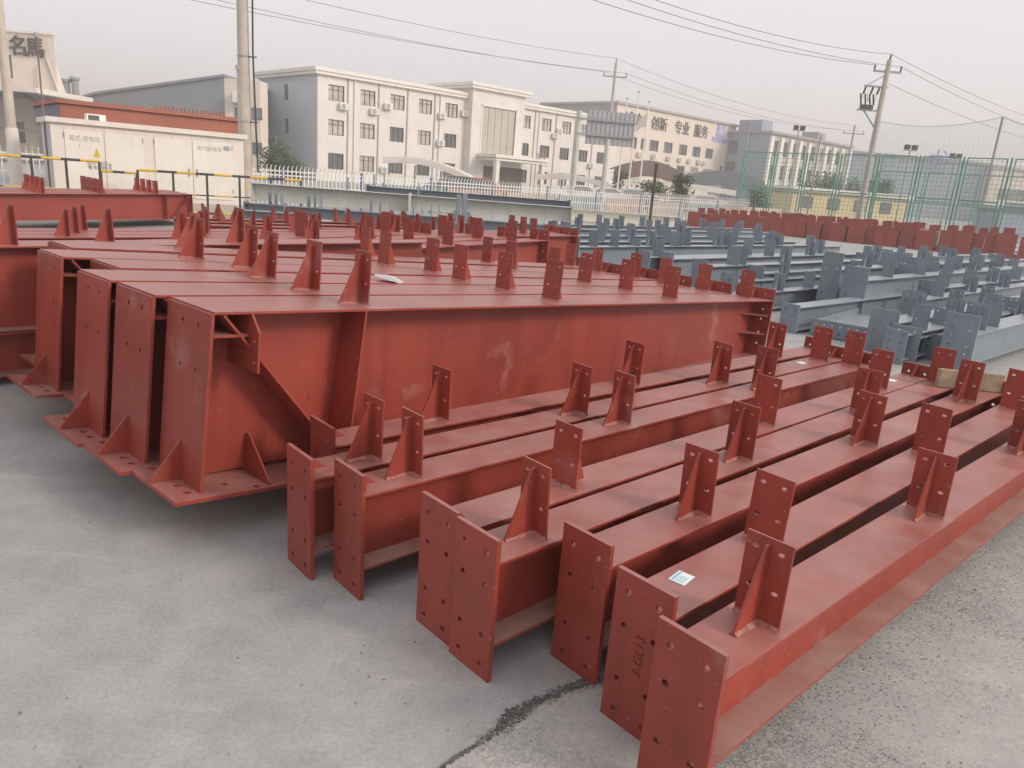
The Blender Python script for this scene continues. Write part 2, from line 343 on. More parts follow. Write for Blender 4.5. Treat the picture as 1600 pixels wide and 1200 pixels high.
# ---------------------------------------------------------------- the big rafters
def rafter(label, group, P, heading, tilt, L=5.55, Wd=.39, mt=RED, far_d=.56, cleats=((.83, 'N'), (2.33, 'F'), (3.85, 'F'), (5.28, 'F')), detail=True, knee=True):
    D = .78
    th, t = R(heading), R(tilt)
    X = Vector((math.cos(th) * math.cos(t), math.sin(th) * math.cos(t), -math.sin(t))); Y = Vector((-math.sin(th), math.cos(th), 0)); Z = X.cross(Y)
    o = Vector(P) + Y * (Wd / 2) - Z * D
    root = thing('tapered_rafter', label, 'rafter', o, 0, group)
    root.rotation_euler = Matrix((X, Y, Z)).transposed().to_euler()
    tf, tw = .012, .008
    put('top_flange', boxm(L, Wd, tf, mt), root, (L / 2, 0, D - tf / 2))
    zf = D - far_d
    MB().prism([(.0, D - tf), (L, D - tf), (L, zf + tf), (.72, .065), (.70, .02), (-.025, .02)], -tw / 2, tw / 2).build('web', mt, root)
    MB().prism([(.72, .05), (L, zf), (L, zf + tf), (.72, .05 + tf)], -Wd / 2, Wd / 2).build('bottom_flange', mt, root)
    lean = 2.5
    nf = put('knee_flange', platem(rect(Wd, 0, .752), [(.05, .69, .011, .011), (-.09, .69, .011, .011), (.05, .50, .011, .011), (-.09, .50, .011, .011)], .014, mt), root, (-.037, 0, .019), (0, R(lean), 0))
    bh = [(-.085 + 0, s * yy, .017, .017) for s in (-1, 1) for yy in (.075, .165)] + [(.09, -.14, .017, .017), (.20, -.22, .017, .017), (.52, -.16, .017, .017), (.09, .14, .017, .017), (.52, .16, .017, .017)]
    bpw = Wd + .11
    k = ('bp', Wd, mt.name)
    if k not in _cache:
        me = platem([(-bpw / 2, -.17), (bpw / 2, -.17), (bpw / 2, .80), (-bpw / 2, .80)], [(y, x, r, r) for x, y, r, r in [(a, b, c, d) for a, b, c, d in bh]], .018, mt).copy()
        for v in me.vertices: a, b, c = v.co; v.co = (c, b, a)
        me.flip_normals(); _cache[k] = me
    bp = put('base_plate', _cache[k], root, (0, 0, .009), (0, R(lean), 0))
    MB().prism([(-.044, 0.012), (-.165, .012), (-.165, .02), (-.044, .19)], -.005, .005).build('gusset', mt, bp)
    MB().prism([(-.005, .012), (-.235, .012), (-.235, .02), (-.03, .19), (-.005, .19)], .25, .26, 'x').build('gusset', mt, bp)
    for s in (-1, 1):
        st = MB().box(-.005, .005, min(s * .005, s * Wd / 2 * .97), max(s * .005, s * Wd / 2 * .97), 0, D - tf - .05)
        st.build('stiffener', mt, root, (.70, 0, .05), (0, R(4.2), 0))
    a = Vector((.045, 0, .765)); b = Vector((.66, 0, .05)); dl = (b - a).length
    MB().box(0, dl, -Wd / 2 * .97, -.005, -.005, .005).build('diagonal_stiffener', mt, root, a, (0, math.atan2(a.z - b.z, b.x - a.x), 0))
    if knee:
        put('bracing_lug', platem([(-.005, .768), (-Wd / 2, .768), (-Wd / 2 - .062, .70), (-Wd / 2 - .062, .53), (-.005, .53)], [(-Wd / 2 - .03, .66, .009, .009), (-Wd / 2 - .03, .57, .009, .009)], .01, mt), root, (.165, 0, 0))
    MB().box(0, .158, -Wd / 2 * .95, -.005, .672, .682).build('stiffener', mt, root)
    ep = end_plate(root, L + .009, Wd, zf - .07, far_d + .17, (.1, .27, .42, .60, .73, .93), mt, .018, zt=D, side=-1)
    for zz in (.62, .44):
        MB().prism([(L - .26, -.005), (L, -.005), (L, -Wd / 2 * .9), (L - .03, -Wd / 2 * .9)], zz, zz + .01, 'z').build('stiffener', mt, root)
    for c in cleats: cleat(root, c[0], D, c[1], mt, .135, .258, y=-.035, detail=detail)
    return root
TH = 48.98; sv = Vector((math.sin(R(TH)), -math.cos(R(TH)), 0)); hv = Vector((math.cos(R(TH)), math.sin(R(TH)), 0))
P0 = Vector((-1.201, 2.864, 1.0))
RL = ['nearest big red rafter with open knee end and base plate on the right', 'second big red rafter from the front, just behind the nearest', 'third big red rafter from the front, knee end narrow', 'fourth big red rafter from the front, set back between its neighbours', 'fifth big red rafter from the front, leftmost knee end and base plate', 'sixth big red rafter, only its top flange showing behind the fifth']
for i, (off, hh) in enumerate(((0, 0), (-.425, -.05), (-.855, -.07), (-1.33, .15), (-1.735, .01), (-2.26, .22))):
    rafter(RL[i], 'big red rafters with knee ends', P0 + sv * off + hv * hh + Vector((0, 0, -hh * .064 + .001 * i)), TH, 3.52, knee=(i == 0), cleats=((.83 - hh, 'N'), (2.33 - hh, 'F'), (3.85 - hh, 'F'), (5.25 - hh * .3, 'F')) if i < 3 else ((.83, 'N'), (2.33, 'F'), (3.85, 'F'), (5.25, 'F')))
# timber bearers under the rafters
for q, (uu, hz) in enumerate(((1.3, .15), (4.6, .08))):
    c = P0 + hv * uu - sv * 1.2
    o = MB().box(-.06, .06, -1.6, 1.5, 0, hz).build('timber_bearer', TIMBER, None, (c.x, c.y, 0), (0, 0, R(TH)))
    tag(o, ('timber bearer under the near ends of the big red rafters', 'timber bearer under the far ends of the big red rafters')[q], 'timber', 'timber bearers')

# ---------------------------------------------------------------- left hand stacks of red rafters
def line_beam(label, group, pa, pb, z, depth, Wd, mt, ext0=0, ext1=0, cleats=(), zb=None, **k):
    """beam whose near upper flange edge runs through two surveyed points at height z"""
    a = gp(pa[0], pa[1], z); b = gp(pb[0], pb[1], z)
    if b.y < a.y: pass
    d = (b - a); d.z = 0; L = d.length; d.normalize()
    a = a - d * ext0; L += ext0 + ext1
    hd = math.degrees(math.atan2(d.y, d.x)); lf = Vector((-d.y, d.x, 0))
    c = a + lf * (Wd / 2)
    return h_beam(label, group, (c.x, c.y), hd, L, Wd, z - depth if zb is None else zb, z, mt, cleats=cleats, **k), hd, L
lb = []
# pair stacked at the left edge, ends hidden behind the knee ends
hdL = 47.0; dL = Vector((math.cos(R(hdL)), math.sin(R(hdL)), 0)); lL = Vector((-dL.y, dL.x, 0))
c = gp(20, 588, .06) + lL * .12 - dL * 1.6
h_beam('lower red beam of the stacked pair at the left edge', 'stacked red beams at the left edge', (c.x, c.y), hdL, 5.2, .25, .06, .36, RED, detail=False)
h_beam('upper red beam of the stacked pair at the left edge, one cleat on top', 'stacked red beams at the left edge', (c.x, c.y), hdL, 5.2, .25, .365, .93, RED, detail=False, cleats=[(1.72, 'N'), (3.3, 'N')], cl=(.13, .27))
h_beam('red beam lying just behind the stacked pair at the left edge', 'stacked red beams at the left edge', (c.x + lL.x * .55, c.y + lL.y * .55), hdL, 5.0, .25, .10, .88, RED, detail=False, cleats=[(2.5, 'N')], cl=(.13, .27))
# flat-topped row behind them
LABM = ['front beam of the long red row at mid left', 'middle beam of the long red row at mid left', 'back beam of the long red row at mid left']
for i in range(3):
    z = .72
    a = gp(10, 371 - i * 5.5, z)
    hd = 47
    d = Vector((math.cos(R(hd)), math.sin(R(hd)), 0)); l = Vector((-d.y, d.x, 0))
    o = a + l * .12 - d * 1.0
    h_beam(LABM[i], 'long red row at mid left', (o.x, o.y), hd, 9.4, .28, .2, z, REDF, detail=False, far=(.26, .15, .68, (.1, .3, .6, .9)),
           cleats=[(1.55 + i * .1, 'N'), (2.9 + .1 * i, 'N'), (4.3, 'N'), (5.6 + i * .08, 'N'), (7.0, 'N'), (8.4, 'F')], cl=(.14, .27))
# far orange-lit stack with knees at its right end
LABN = ['front red rafter of the far left stack, sunlit web, knee at its right end', 'second red rafter of the far left stack, behind the sunlit one', 'third red rafter of the far left stack', 'rearmost red rafter of the far left stack, by the striped railing']
for i in range(4):
    z = .70
    a = gp(0, 302, z) ; b = gp(300, 303.5, z)
    d = (b - a); d.z = 0; L = d.length; d.normalize(); l = Vector((-d.y, d.x, 0))
    hd = math.degrees(math.atan2(d.y, d.x))
    o = a - d * 1.2 + l * (.14 + .38 * i) + d * .22 * i; L = L + 1.2
    rt = thing('tapered_rafter', LABN[i], 'rafter', (o.x, o.y, 0), R(hd), 'far left stack of red rafters')
    Wd, tf, zn, zk = .28, .012, .26, .14
    put('top_flange', boxm(L, Wd, tf, REDF), rt, (L / 2, 0, z - tf / 2))
    MB().prism([(0, z - tf), (L, z - tf), (L, .0 + zk), (L - .75, zk), (0, zn)], -.004, .004).build('web', REDF, rt)
    MB().prism([(0, zn), (0, zn + tf), (L, zk + tf), (L, zk)], -Wd / 2, Wd / 2).build('bottom_flange', REDF, rt)
    MB().box(L, L + .014, -Wd / 2, Wd / 2, zk - .02, z).build('knee_flange', REDF, rt)
    MB().box(L - .78, L - .768, -Wd / 2 * .96, -.005, zk + .02, z - tf).build('stiffener', REDF, rt)
    aa = Vector((L - .05, 0, z - tf)); bb = Vector((L - .55, 0, zk + tf)); dl = (bb - aa).length
    MB().bar(aa + Vector((0, -Wd / 4, -.03)), bb + Vector((0, -Wd / 4, .03)), Wd / 2 * .9, .01).build('diagonal_stiffener', REDF, rt)
    put('bracing_lug', boxm(.01, .07, .2, REDF), rt, (L - .2, -Wd / 2 - .02, z - .15))
    for t, kd in ((L - .95, 'N'), (L - 2.4, 'F'), (L - 3.7, 'N'), (L - 5.0, 'N')):
        if t > .2: cleat(rt, t, z, kd, REDF, .14, .27, detail=False)

# rafters behind, rising to the right
LABB = ['front red rafter of the middle stack, end plate by the grey beams', 'second red rafter of the middle stack', 'third red rafter of the middle stack', 'rearmost red rafter of the middle stack, by the grey trestle']
for i in range(4):
    z = .78
    a = gp(604, 391, z); b = gp(857, 375.5, z)
    d = (b - a); d.z = 0; d.normalize(); l = Vector((-d.y, d.x, 0)); hd = math.degrees(math.atan2(d.y, d.x))
    e = b + l * (.16 + .40 * i) - d * (.25 * i if i < 3 else 1.2); L = 4.4
    o = e - d * L
    h_beam(LABB[i], 'middle stack of red rafters', (o.x, o.y), hd, L, .32, .16, z, REDF, detail=False, far=(.32, .12, .80, (.1, .28, .45, .62, .75, .92)), near=(.32, .12, .66, (.2, .8)),
           cleats=[(L - .75, 'F'), (L - 2.2, 'F'), (L - 3.7, 'N')], cl=(.15, .27))
# loose row of low red beams further back on the left
LABK = ['low red beam with paired cleats in front of the green grey girders', 'second low red beam with paired cleats, behind the first', 'third low red beam with paired cleats, nearest the railing']
for i in range(3):
    z = .5; a = gp(330, 352 - 5 * i, z); b = gp(640, 360 - 5 * i, z)
    d = (b - a); d.z = 0; L = d.length + .8; d.normalize(); l = Vector((-d.y, d.x, 0))
    o = a + l * .1 - d * (.3 * i)
    h_beam(LABK[i], 'low red beams in front of the girders', (o.x, o.y), math.degrees(math.atan2(d.y, d.x)), L, .24, .12, z, REDF, detail=False,
           cleats=[(L * f_ + q * .28, 'N' if q else 'F') for f_ in (.10, .36, .62, .88) for q in (0, 1)], cl=(.15, .26))

# ---------------------------------------------------------------- grey beams on the right
HG = 43.0; dG = Vector((math.cos(R(HG)), math.sin(R(HG)), 0)); lG = Vector((-dG.y, dG.x, 0))
def grey(label, TR, TL, bot, zbot, L, zt_in, zb_in, cleats, rows=(.08, .2, .32, .45, .62, .74, .92), group='grey beams stacked on the right', roll=0, wd=None, cl=(.17, .27), hd=HG, mt=GREY):
    b = gp(bot[0], bot[1], zbot)
    # plate height from its surveyed top corner
    best = min((abs((_px(b + Vector((0, 0, h * .005)))[1]) - TR[1]), h * .005) for h in range(1, 300))[1]
    a = gp(TL[0], TL[1], zbot + best); t = gp(TR[0], TR[1], zbot + best)
    w = wd or max(.14, min(.5, (a - t).length))
    c = b + lG * (w / 2)
    Wf = min(w, .26)
    return h_beam(label, group, (c.x, c.y, zbot), hd, L, Wf, zb_in, best - zt_in, mt, near=(w, 0, best, rows), cleats=cleats, cl=cl, detail=False, tf=.014)
def _px(p):
    d = Vector(p) - Vector((0, 0, CAM_H)); f = d.dot(_f); return (800 + FPX * d.dot(_X) / f, 600 - FPX * d.dot(_U) / f)
grey('nearest grey beam with tall drilled end plate, behind the red beams on the right', (1530, 495), (1484, 488), (1512, 584), 0, 7, .20, .07, [(.5, 'N'), (.95, '-'), (2.6, 'N'), (4.1, 'N')], wd=0.31)
grey('low grey beam with a short boxy end plate left of the nearest grey beam', (1484, 526), (1449, 524), (1474, 566), 0, 6, .02, .03, [(1.6, 'N'), (3.0, 'N')], rows=(.2, .5, .8), wd=0.25)
grey('grey beam with square end plate standing beside the boxy one', (1419, 518), (1388, 512), (1409, 571), 0, 7, .04, .05, [(.6, '-'), (1.7, 'N'), (3.1, 'N'), (4.7, 'N')], rows=(.15, .4, .65, .88), wd=0.23)
grey('grey beam with broad end plate behind the square one, green tinged web', (1405, 487), (1365, 481), (1393, 556), 0, 8, .14, .06, [(.9, 'N'), (2.2, 'N'), (3.5, 'N')], rows=(.12, .3, .5, .7, .9), wd=0.31)
grey('grey beam with tall drilled end plate at the centre of the right stack', (1357, 419), (1320, 413), (1343, 503), 0, 8, .18, .06, [(1.1, '-'), (2.4, '-'), (3.7, '-'), (5.2, 'N')], wd=0.35)
grey('grey beam with the tallest narrow end plate, left of the centre one', (1318, 396), (1287, 391), (1302, 490), 0, 9, .24, .06, [(1.2, 'N'), (1.9, '-'), (3.5, 'N'), (5.0, 'N'), (6.4, 'N')], wd=0.3)
grey('grey beam with small end plate at the left of the right stack', (1249, 477), (1221, 473), (1243, 522), 0, 7, .03, .03, [], rows=(.2, .5, .8), wd=0.23)
grey('grey beam with drilled end plate right of the centre one', (1426, 414), (1394, 411), (1413, 482), 0, 9, .17, .06, [(.35, '-'), (1.35, '-'), (2.6, '-'), (3.9, '-'), (5.2, 'N')], wd=0.33)
# beam lying on its side in front of the tall plates
b = gp(1355, 540, 0); a = gp(1265, 523, 0); w = (a - b).length; dd = (b - a).normalized()
hdx = math.degrees(math.atan2(dd.y, dd.x)) + 90; c = (a + b) / 2
rt = thing('steel_girder', 'grey beam lying on its side, wide low end plate with two rows of holes', 'girder', (c.x, c.y, 0), R(hdx), 'grey beams stacked on the right')
put('end_plate', platem(rect(w, 0, .2), [(x, z, .012, .012) for z in (.055, .145) for x in [(-.42 + .14 * i) * w for i in range(7)]], .02, GREY), rt, (0, 0, .01))
put('web', boxm(6, w * .9, .012, GREY), rt, (3.01, 0, .11))
for s in (-1, 1): put('top_flange' if s > 0 else 'bottom_flange', boxm(6, .014, .18, GREY), rt, (3.01, s * w * .45, .11))
# more rows behind, each with cleats
GR = [((1452, 436), .46, 9, [(.4, '-'), (1.5, 'N'), (2.6, '-'), (3.9, 'N'), (5.2, '-')]), ((1440, 424), .46, 9, [(.7, 'N'), (2.0, '-'), (3.3, 'N'), (4.6, '-')]), ((1380, 419), .5, 10, [(.8, '-'), (2.4, 'N'), (3.9, 'N'), (5.5, '-')]), ((1352, 405), .46, 10, [(.3, 'N'), (.8, 'N'), (2.2, '-'), (3.6, 'N'), (5.0, 'N')])]
for i, (px, z, L, cs) in enumerate(GR):
    a = gp(px[0], px[1], z) + lG * .11
    h_beam('%s grey beam of the back rows on the right, counted from the front' % ORD[i], 'grey beams in the back rows on the right', (a.x, a.y), HG, L, .22, .08, z, GREY, near=(.22, .03, z + .1, (.15, .4, .65, .9)), cleats=cs, cl=(.19, .27), detail=False)

# further grey beams filling the gaps between the two grey stacks
GX = [((1096, 466), .30, 7.0, [(.75, 'N'), (2.1, 'N'), (3.0, '-')], 'low grey beam just beyond the far ends of the big red rafters'),
      ((1150, 441), .34, 7.5, [(1.6, 'N'), (4.2, 'N'), (5.8, '-')], 'grey beam between the two grey stacks, small cleats in pairs'),
      ((1190, 428), .42, 8.0, [(2.6, '-'), (4.6, 'N'), (6.4, '-')], 'grey beam reaching from the centre stack behind the tall end plates'),
      ((1432, 530), .27, 5.5, [(1.0, '-'), (2.2, 'N'), (3.6, '-')], 'low grey beam squeezed between the square and the nearest end plates'),
      ((1440, 470), .40, 7.0, [(.9, '-'), (2.4, 'N'), (4.2, 'N')], 'grey beam behind the broad end plate with ribbed cleats'),
      ((1462, 452), .44, 8.0, [(.6, '-'), (1.8, '-'), (3.0, 'N'), (4.4, '-')], 'grey beam second behind the broad end plate, plain cleats')]
for px, z, L, cs, lab in GX:
    a = gp(px[0], px[1], z) + lG * .11
    h_beam(lab, 'grey beams between the stacks', (a.x, a.y), HG + random.uniform(-1.2, 1.2), L, .22, .05, z, GREY, near=(.30, .02, z + .10, (.12, .3, .5, .7, .88)), far=(.26, .02, z + .1, (.2, .8)), cleats=cs, cl=(.18, .25), detail=False)

# ---------------------------------------------------------------- grey beams in the centre
GC = [((1104, 417), .52, 6.5, [(.9, '-'), (1.15, '-'), (2.6, 'N')], .10), ((1052, 405), .50, 7.5, [(3.3, '-'), (5.0, 'N')], .10), ((1016, 402.5), .50, 8.5, [(.35, '-'), (3.2, '-'), (6.2, 'N')], .1),
      ((1000, 388), .46, 9, [(1.4, 'N'), (1.7, '-'), (3.2, 'N'), (3.5, '-'), (5.2, 'N'), (5.6, '-'), (7.2, 'N')], .1), ((905, 386), .50, 9, [(.5, '-'), (1.1, '-'), (2.2, 'N'), (3.0, '-'), (4.6, 'N'), (5.0, '-'), (6.8, 'N'), (7.1, '-')], .1),
      ((868, 378), .50, 9.5, [(.4, '-'), (1.4, '-'), (2.4, 'N'), (3.6, '-'), (4.4, 'N'), (5.6, '-'), (6.0, 'N'), (7.5, '-'), (8.2, 'N')], .1), ((850, 368), .48, 10, [(.8, '-'), (2.0, 'N'), (3.0, '-'), (4.2, '-'), (5.0, 'N'), (6.4, '-'), (7.6, '-'), (8.8, 'N')], .1),
      ((868, 358), .48, 10.5, [(.4, '-'), (.9, 'N'), (2.0, '-'), (2.4, 'N'), (3.8, '-'), (4.2, 'N'), (5.4, '-'), (6.8, 'N'), (7.1, '-'), (8.4, 'N'), (9.6, '-')], .1),
      ((838, 350), .48, 11, [(.8, '-'), (1.8, 'N'), (2.6, '-'), (3.6, 'N'), (4.6, '-'), (5.8, 'N'), (6.4, '-'), (7.8, 'N'), (9.0, '-'), (10.2, 'N')], .1)]
for i, (px, z, L, cs, zb) in enumerate(GC):
    a = gp(px[0], px[1], z) + lG * .12
    h_beam('%s grey beam of the centre stack, counted from the front' % ORD[i], 'grey beams of the centre stack', (a.x, a.y), HG, L, .24, zb, z, GREY, near=(.26, .05, z + (.05 if i < 3 else .12), (.12, .3, .5, .7, .9)), cleats=cs, cl=(.22, .29), detail=False)
b = gp(1016, 401, 0.12); a = gp(963, 397, 0.12); w = (a - b).length; dd = (b - a).normalized(); c = (a + b) / 2
rt = thing('steel_girder', 'grey plate girder lying flat, wide drilled end plate above the red cleats', 'girder', (c.x, c.y, .12), R(math.degrees(math.atan2(dd.y, dd.x)) + 90), 'grey beams of the centre stack')
put('end_plate', platem(rect(w, 0, .26), [(x, z, .014, .014) for z in (.07, .19) for x in [(-.42 + .12 * i) * w for i in range(8)]], .02, GREY), rt, (0, 0, .01))
put('web', boxm(6, w * .8, .012, GREY), rt, (3.01, 0, .13))
for s in (-1, 1): put('top_flange' if s > 0 else 'bottom_flange', boxm(6, .014, .22, GREY), rt, (3.01, s * w * .4, .13))

# ---------------------------------------------------------------- green-grey girders along the fence
def xbeam(label, pl, pr, Y, zt, dep, mt=GREEN, W_=.3, cl=(), near=True, clm=GREY):
    a = dp(pl[0], pl[1], Y); b = dp(pr[0], pr[1], Y)
    L = b.x - a.x
    rt = h_beam(label, 'girders laid out along the white fence', (a.x, Y), 0, L, W_, zt - dep, zt, mt, near=(W_ + .02, zt - dep - .02, dep + .06, (.15, .4, .6, .85)) if near else None, far=(W_ + .02, zt - dep - .02, dep + .06, (.15, .4, .6, .85)), detail=False)
    for x in cl: cleat(rt, x * L, zt, '-', clm, .2, .3, detail=False, holes=False)
    return rt
xbeam('long pale green grey girder topmost of the pile by the fence', (397, 284), (640, 303), 18.2, 1.03, .40, W_=.34, cl=(.60,))
xbeam('pale green grey girder continuing the top row to the right', (641, 305), (893, 322), 18.5, 1.02, .34, W_=.34, cl=(.05,))
xbeam('dark end girder showing behind the top row by the fence', (575, 288), (890, 315), 20.2, 1.12, .36, W_=.3, cl=(.03, .08, .35), mt=GREY)
xbeam('girder of the second layer under the long pale one', (385, 318), (628, 334), 17.4, .60, .30, cl=(.15, .19, .23, .40, .44, .48, .80, .86, .92), mt=GREY)
xbeam('girder of the second layer to the right of the trestle', (632, 333), (905, 350), 17.6, .60, .30, cl=(.05, .1, .15, .2, .35, .5, .6, .7, .8, .9), mt=GREY)
xbeam('grey green beam on the ground in front of the girder pile', (402, 336), (660, 348), 16.2, .42, .30, cl=(.17, .54, .9))
xbeam('low grey green beam on the ground by the trestle', (560, 348), (885, 362), 15.4, .40, .30, cl=(.2, .5, .6, .7, .85), mt=GREY)
a = dp(372, 350, 15.6)
h_beam('short blue grey beam end left of the girder pile', 'girders laid out along the white fence', (a.x, 15.6), 8, 1.2, .3, .08, .55, GREY, near=(.5, .06, .5, (.2, .8)), detail=False)
# steel trestle
c = dp(722, 300, 13.6); c.z = 0
rt = thing('steel_trestle', 'grey steel trestle post with two sloping braces amid the beams', 'trestle', c, R(10))
MB().box(-.09, -.01, -.06, .06, 0, 1.24).build('post', GREY, rt); MB().box(.02, .1, -.06, .06, 0, 1.27).build('post', GREY, rt)
MB().bar((-.08, 0, .95), (-.50, 0, .38), .1, .09).build('brace', GREY, rt); MB().bar((.1, 0, .95), (.42, 0, .42), .1, .09).build('brace', GREY, rt)
MB().box(-.7, .6, -.12, .12, 0, .07).build('foot', GREY, rt); MB().box(-.12, .13, -.09, .09, .72, .78).build('collar', GREY, rt)

# pale block beam at the fence foot
a = gp(893, 345, 0); b = gp(1062, 358, 0); d = b - a
o = h_beam('long cream painted beam lying at the foot of the white fence', None, (a.x, a.y), math.degrees(math.atan2(d.y, d.x)), d.length, .34, .02, .5, PALEB, near=(.36, 0, .52, (.2, .8)), detail=False)

# ---------------------------------------------------------------- far row of red beams, end plates towards the camera
a = gp(1072, 353, 0); b = gp(1605, 408, 0); d = b - a; Lr = d.length; d.normalize(); nrm = Vector((-d.y, d.x, 0))
hdr = math.degrees(math.atan2(nrm.y, nrm.x))
x = 0; i = 0; random.seed(5)
while x < Lr - .1 and i < 29:
    w = random.choice((.36, .48, .6, .66)) * 1.02
    hh = .66 + random.uniform(-.04, .06) + .010 * i; back = random.uniform(0, .10) + (.25 if random.random() < .15 else 0)
    c = a + d * (x + w / 2) + nrm * back
    rt = thing('steel_girder', '%s dark red beam from the left in the far row by the sports court' % ORD[i], 'girder', (c.x, c.y, 0), R(hdr), 'far row of dark red beams')
    put('end_plate', platem(rect(w, 0, hh), holes_cols(w, 0, hh, (.1, .9), .014), .02, REDF), rt, (0, 0, 0), (R(random.uniform(-1, 1)), 0, R(random.uniform(-3, 3))))
    put('top_flange', boxm(5.2, w * .8, .014, REDF), rt, (2.62, 0, hh - .08)); put('web', boxm(5.2, .01, hh - .2, REDF), rt, (2.62, 0, hh / 2 - .02)); put('bottom_flange', boxm(5.2, w * .8, .014, REDF), rt, (2.62, 0, .05))
    for t in (.9, 2.3, 3.7):
        if random.random() < .9: cleat(rt, t + random.uniform(-.25, .25), hh - .073, '-', REDF, w * random.uniform(.42, .6), .26, detail=False, holes=False)
    x += w + random.choice((.012, .015, .03, .12)); i += 1

# ---------------------------------------------------------------- small things lying about
b7 = fb[6]; b6 = fb[5]
def on_beam(root, x, y, z): return root.matrix_basis @ Vector((x, y, z))
def label_sheet(name, lab, root, x, y, z, w, h, rot=0, tilt=0, pr=True):
    p = on_beam(root, x, y, z)
    rt = thing(name, lab, 'label', p, root.rotation_euler.z + R(rot))
    rt.rotation_euler.y = R(tilt)
    MB().box(-w / 2, w / 2, -h / 2, h / 2, .0008, .002).build('sheet', PAPER, rt)
    if pr:
        m = MB()
        m.box(-.42 * w, .42 * w, .24 * h, .40 * h, .0022, .0026)
        for k in range(5): m.box(-.42 * w, (.1 + .06 * (k % 3)) * w, (.12 - .11 * k) * h, (.16 - .11 * k) * h, .0022, .0026)
        m.build('print', PRINT, rt)
    return rt
label_sheet('paper_label', 'white printed paper label stuck on the seventh small red beam', b7, .22, .03, .43, .075, .055, 8)
label_sheet('paper_label', 'white paper tag at the far end of the second small red beam', fb[1], 4.0, .02, .43, .07, .05, 0, 0, False)
label_sheet('paper_label', 'white paper tag at the far end of the fourth small red beam', fb[3], 3.95, .03, .43, .07, .05, 0, 0, False)
p = P0 + sv * -.93 + hv * 1.62; p.z = 1.0 - 1.62 * .0615 + .012
rt = thing('folded_paper', 'white folded paper lying on the top flanges of the big red rafters', 'paper', p, R(-20)); rt.rotation_euler.x = R(-14); rt.rotation_euler.y = R(8)
MB().prism([(-.075, .0), (.075, .0), (.08, .02), (.0, .03), (-.08, .014)], -.05, .05).build('sheet', PAPER, rt)
# timber board across the far ends
a = gp(1462, 603, .434); b = gp(1562, 612, .434); d = b - a
o = MB().box(0, d.length, -.025, .025, 0, .125).build('timber_board', TIMBER, None, (a.x, a.y, .433), (0, 0, math.atan2(d.y, d.x)), bev=.003)
tag(o, 'weathered timber board laid across the far ends of the small red beams', 'timber')
# hand written marks on the seventh end plate
def text(s, size, mt, name, parent=None, loc=(0, 0, 0), rot=(0, 0, 0), ext=.0, bold=0, shear=0, sx=1.0):
    cu = bpy.data.curves.new('txt', 'FONT'); cu.body = s; cu.size = size; cu.extrude = ext; cu.align_x = 'CENTER'; cu.align_y = 'CENTER'; cu.offset = bold; cu.shear = shear
    ob = bpy.data.objects.new('txt', cu); COL.objects.link(ob)
    dg = bpy.context.evaluated_depsgraph_get(); dg.update()
    me = bpy.data.meshes.new_from_object(ob.evaluated_get(dg)); bpy.data.objects.remove(ob)
    for v in me.vertices: v.co.x *= sx
    me.materials.clear(); me.materials.append(mt)
    return put(name, me, parent, loc, rot)
plate7 = [c for c in b7.children if c.name.startswith('end_plate')][0]
# plate local: X outward is -X ; text stands in the YZ plane, reading upwards
o = text('3-GL13', .046, INK, 'marking', plate7, (-.0105, -.012, .27), (0, 0, 0), .0003, -.0011, .12, 1.0)
o.rotation_euler = Matrix(((0, 0, -1), (0, -1, 0), (-1, 0, 0))).transposed().to_euler()
o.rotation_euler = Matrix((Vector((0, 0, 1)), Vector((0, 1, 0)), Vector((-1, 0, 0)))).transposed().to_euler()

# ---------------------------------------------------------------- gritty ground and the broken joint
def blob(pts, z, jit, name, mt, sub=10):
    out = []
    for (a, b) in zip(pts, pts[1:] + pts[:1]):
        A = gp(*a); B = gp(*b)
        for k in range(sub):
            p = A.lerp(B, k / sub); out.append((p.x + random.uniform(-jit, jit), p.y + random.uniform(-jit, jit), z))
    me = bpy.data.meshes.new(name); bm = bmesh.new(); vs = [bm.verts.new(v) for v in out]; f = bm.faces.new(vs); bm.normal_update()
    if f.normal.z < 0: f.normal_flip()
    bmesh.ops.triangulate(bm, faces=[f]); bm.to_mesh(me); bm.free(); me.materials.append(mt); return put(name, me)
random.seed(3)
o = blob([(640, 1245), (700, 1193), (745, 1165), (800, 1122), (875, 1082), (940, 1062), (1100, 980), (1300, 840), (1500, 700), (1640, 600), (1900, 640), (1900, 1000), (1800, 1320), (1200, 1420)], .003, .006, 'gritty_ground', GRIT, 12)
tag(o, 'worn gritty concrete slab right of the broken joint', None, kind='structure')
def chips(name, lab, pts, n, mt, spread, s0, s1):
    v = []; f = []
    for q in range(n):
        k = random.random() * (len(pts) - 1); i = int(k); A = gp(*pts[i]); B = gp(*pts[i + 1]); p = A.lerp(B, k - i)
        x = p.x + random.gauss(0, spread); y = p.y + random.gauss(0, spread); s = s0 + (s1 - s0) * random.random() ** 3
        c = len(v); ang = random.random() * 6.28
        for dx, dy, dz in ((-1, -.5, 0), (.2, -.9, 0), (1, .2, 0), (-.1, .9, 0), (.1, 0, .9)):
            dx *= random.uniform(.6, 1.2); dy *= random.uniform(.6, 1.2)
            v.append((x + s * (dx * math.cos(ang) - dy * math.sin(ang)), y + s * (dx * math.sin(ang) + dy * math.cos(ang)), .004 + s * dz * random.uniform(.4, 1.0)))
        for a, b in ((0, 1), (1, 2), (2, 3), (3, 0)): f.append((c + a, c + b, c + 4))
    me = bpy.data.meshes.new(name); me.from_pydata(v, [], f); me.materials.append(mt); o = put(name, me); return tag(o, lab, 'gravel', kind='stuff')
JT = [(672, 1215), (700, 1193), (745, 1165), (780, 1142), (800, 1122), (835, 1100), (875, 1082), (910, 1070), (940, 1062)]
WJ = [.006, .007, .008, .011, .030, .013, .013, .016, .020]
